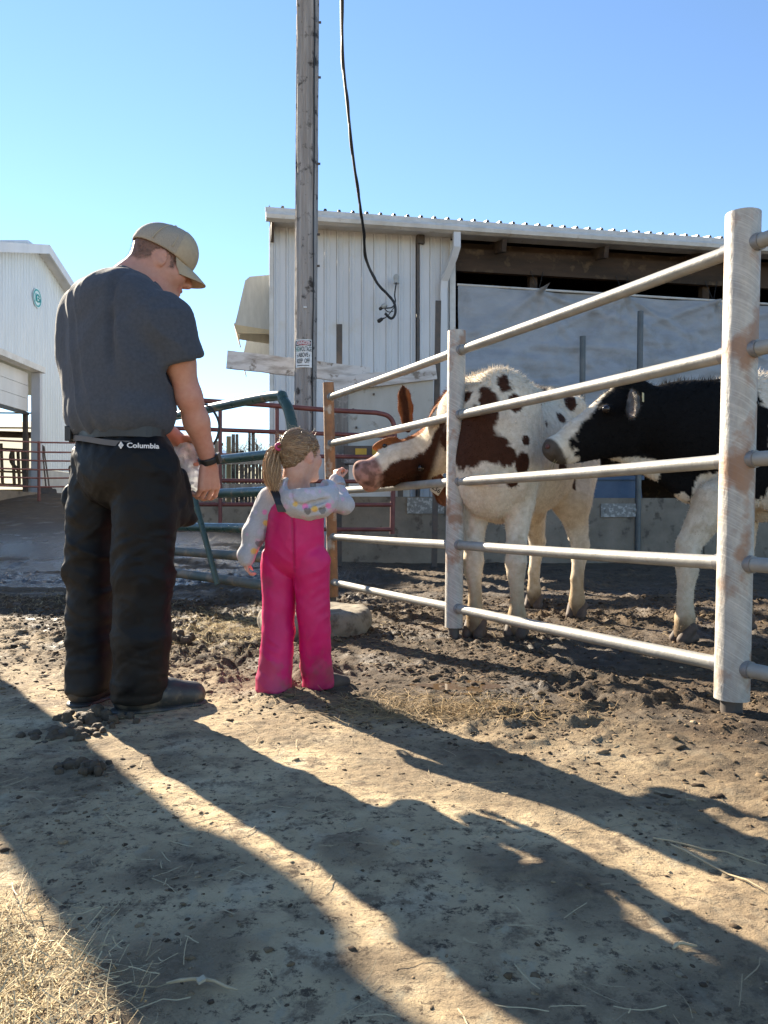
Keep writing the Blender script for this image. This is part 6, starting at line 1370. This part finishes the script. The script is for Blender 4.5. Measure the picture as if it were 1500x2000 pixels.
def clods(name, x, y, rad, seed, sub, cols, flat=.5, sink=.0):
    r = np.random.default_rng(seed); n = len(x); v0, f0 = ico(sub); m = len(v0); z = zs(x, y); ph = r.uniform(0, 50, (n, 1, 3)); Pn = (v0[None] * 1.3 + ph).reshape(-1, 3)
    d = (.35 + 1.1 * fbm(Pn * 1.2, seed, 3) + .8 * (vnoise(Pn * 2.9, seed + 1) - .5)).reshape(n, m, 1); a = r.uniform(0, 2 * pi, n); el_ = r.uniform(.7, 1.4, n)
    v = v0[None] * d * rad[:, None, None]; v[:, :, 2] *= flat; vx = v[:, :, 0] * el_[:, None]; vy = v[:, :, 1] / el_[:, None]
    X_ = vx * np.cos(a)[:, None] - vy * np.sin(a)[:, None] + x[:, None]; Y_ = vx * np.sin(a)[:, None] + vy * np.cos(a)[:, None] + y[:, None]; Z_ = v[:, :, 2] + (z + rad * flat * sink)[:, None]
    c = cols[r.integers(0, len(cols), n)] * r.uniform(.7, 1.2, n)[:, None]
    return mk(name, np.stack([X_, Y_, Z_], 2).reshape(-1, 3), (f0[None] + (np.arange(n) * m)[:, None, None]).reshape(-1, 3), m_clod, smooth=False, col=np.repeat(c, m, 0), kind='stuff')
DK = np.array([(.12, .085, .05), (.075, .050, .030), (.11, .075, .042), (.05, .034, .022), (.16, .11, .062), (.20, .145, .085)])
LT = np.array([(.30, .22, .13), (.22, .16, .095), (.10, .07, .045), (.36, .29, .19)])
def pick(n, x0, x1, y0, y1, seed, f): r = np.random.default_rng(seed); x = r.uniform(x0, x1, n); y = r.uniform(y0, y1, n); k = r.uniform(0, 1, n) < f(x, y); return x[k], y[k]
md = lambda x, y: mudmask(x, y, np.stack([x, y, 0 * x], 1))
cl_ = lambda x, y, s_=1.7, sd=95: sstep(.42, .62, fbm(np.stack([x * s_, y * s_, 0 * x], 1), sd, 3))
x, y = pick(20000, -3.6, 4.2, 1.9, 7.4, 31, lambda x, y: md(x, y) * (.15 + .85 * cl_(x, y))); rad = np.random.default_rng(1).lognormal(-4.6, .45, len(x)); clods('mud_clods', x, y, np.clip(rad, .005, .024), 2, 0, DK)
x, y = pick(60000, -3.6, 4.2, 1.8, 6.5, 32, lambda x, y: md(x, y) * (.2 + .8 * cl_(x, y, 2.4, 96))); clods('mud_crumbs', x, y, np.random.default_rng(2).uniform(.003, .010, len(x)), 3, 0, DK)
x, y = pick(16000, -2.2, 1.9, .95, 3.6, 33, lambda x, y: .12 + .88 * cl_(x, y, 1.9, 97) ** 2); clods('dried_crumbs', x, y, np.clip(np.random.default_rng(3).lognormal(-5.9, .6, len(x)), .0012, .012), 4, 0, LT)
x, y = pick(1300, -2.0, 1.9, 1.1, 3.4, 34, lambda x, y: cl_(x, y, 2.6, 98) ** 2 * .7 + .015); clods('dark_clods', x, y, np.clip(np.random.default_rng(4).lognormal(-5.5, .40, len(x)), .003, .013), 5, 0, DK[:3], .5)
x, y = pick(2600, -5, -.9, 3.0, 6.6, 35, lambda x, y: .15 + .85 * cl_(x, y, 1.5, 99)); clods('mud_clods', x, y, np.clip(np.random.default_rng(5).lognormal(-4.7, .4, len(x)), .005, .024), 6, 1, np.concatenate([DK, LT[:2]]))

m_dung = mat('dark_manure', (.060, .042, .026), (.10, .068, .038), 22, rough=.8, bump=.8, bscale=70, bdist=.012)
for (px, py, w, h, lab) in ((168, 1412, .11, .035, 'dark manure heap just behind the heels of the man'), (140, 1440, .10, .022, 'flat manure smear nearest the left foot shadow'), (346, 1228, .09, .055, 'upper dark mud lump beside the right leg of the man'), (340, 1262, .085, .05, 'lower dark mud lump stacked below the upper one'), (160, 1505, .07, .025, 'wet looking dark manure lump out on the shaded concrete')):
    x0, y0 = wpx(px, py); z0 = gz(x0, y0); s = SDF((x0 - w * 2, y0 - w * 2, z0 - .03), (x0 + w * 2, y0 + w * 2, z0 + h * 3 + .03), .007); rr = random.Random(px)
    for i in range(46): s.ell((x0 + rr.gauss(0, w * .5), y0 + rr.gauss(0, w * .38), z0 + rr.uniform(-.5, .6) * h), (w * rr.uniform(.07, .2), w * rr.uniform(.07, .2), h * rr.uniform(.3, .7)), None, .006)
    v, q = s.mesh(1); v = v + normals(v, q) * ((ridged(v * 45, 4, 3) - .5) * .020 + (vnoise(v * 130, 5) - .5) * .006)[:, None]; tag(mk('manure_lump', v, q, m_dung, smooth=True), lab, 'manure', 'manure and mud lumps')
x0, y0 = wpx(905, 1352); n = 40; vs = [V(x0, y0, 0)] + [V(x0 + (.17 + .05 * sin(3 * a) + .03 * sin(7 * a + 1)) * cos(a), y0 + (.11 + .03 * sin(4 * a + 2)) * sin(a), 0) for a in np.linspace(0, 2 * pi, n, endpoint=False)]
zp = np.median([gz(p[0], p[1]) for p in vs]) + .002
for p in vs: p[2] = zp
mk('puddle', vs, [(0, 1 + i, 1 + (i + 1) % n) for i in range(n)], mat('muddy_water', (.10, .062, .03), rough=.06), kind='structure')

# unseen pole and can, added and shaped to cast the shadow at the left
ox, oy = -3.215, 5.0; op = thing('utility_pole', 'added thick pole with a grey can, unseen, casting the left shadow', 'pole', (ox, oy, 0))
mb = MB(); mb.tube([V(ox, oy, z) for z in np.linspace(-.1, 7.5, 20)], [.172 + .005 * sin(i * 1.7) for i in range(20)], 28); mb.build('shaft', m_pole, op, True)
pn_ = unit(V(.8, .6, 0)); mc = V(ox, oy, 2.37) + pn_ * .16; mb = MB(); mb.tube([mc + UPZ * z for z in (-.18, -.15, -.08, .05, .13, .17)], [.03, .07, .095, .095, .065, .02], 20); mx = mb.build('shadow_can', m_gbox, op, True)
mb = MB(); mb.tube([V(ox, oy, 2.22) + pn_ * .19, V(ox, oy, .1) + pn_ * .185], .02, 8); mb.build('conduit', m_dark, op, True)
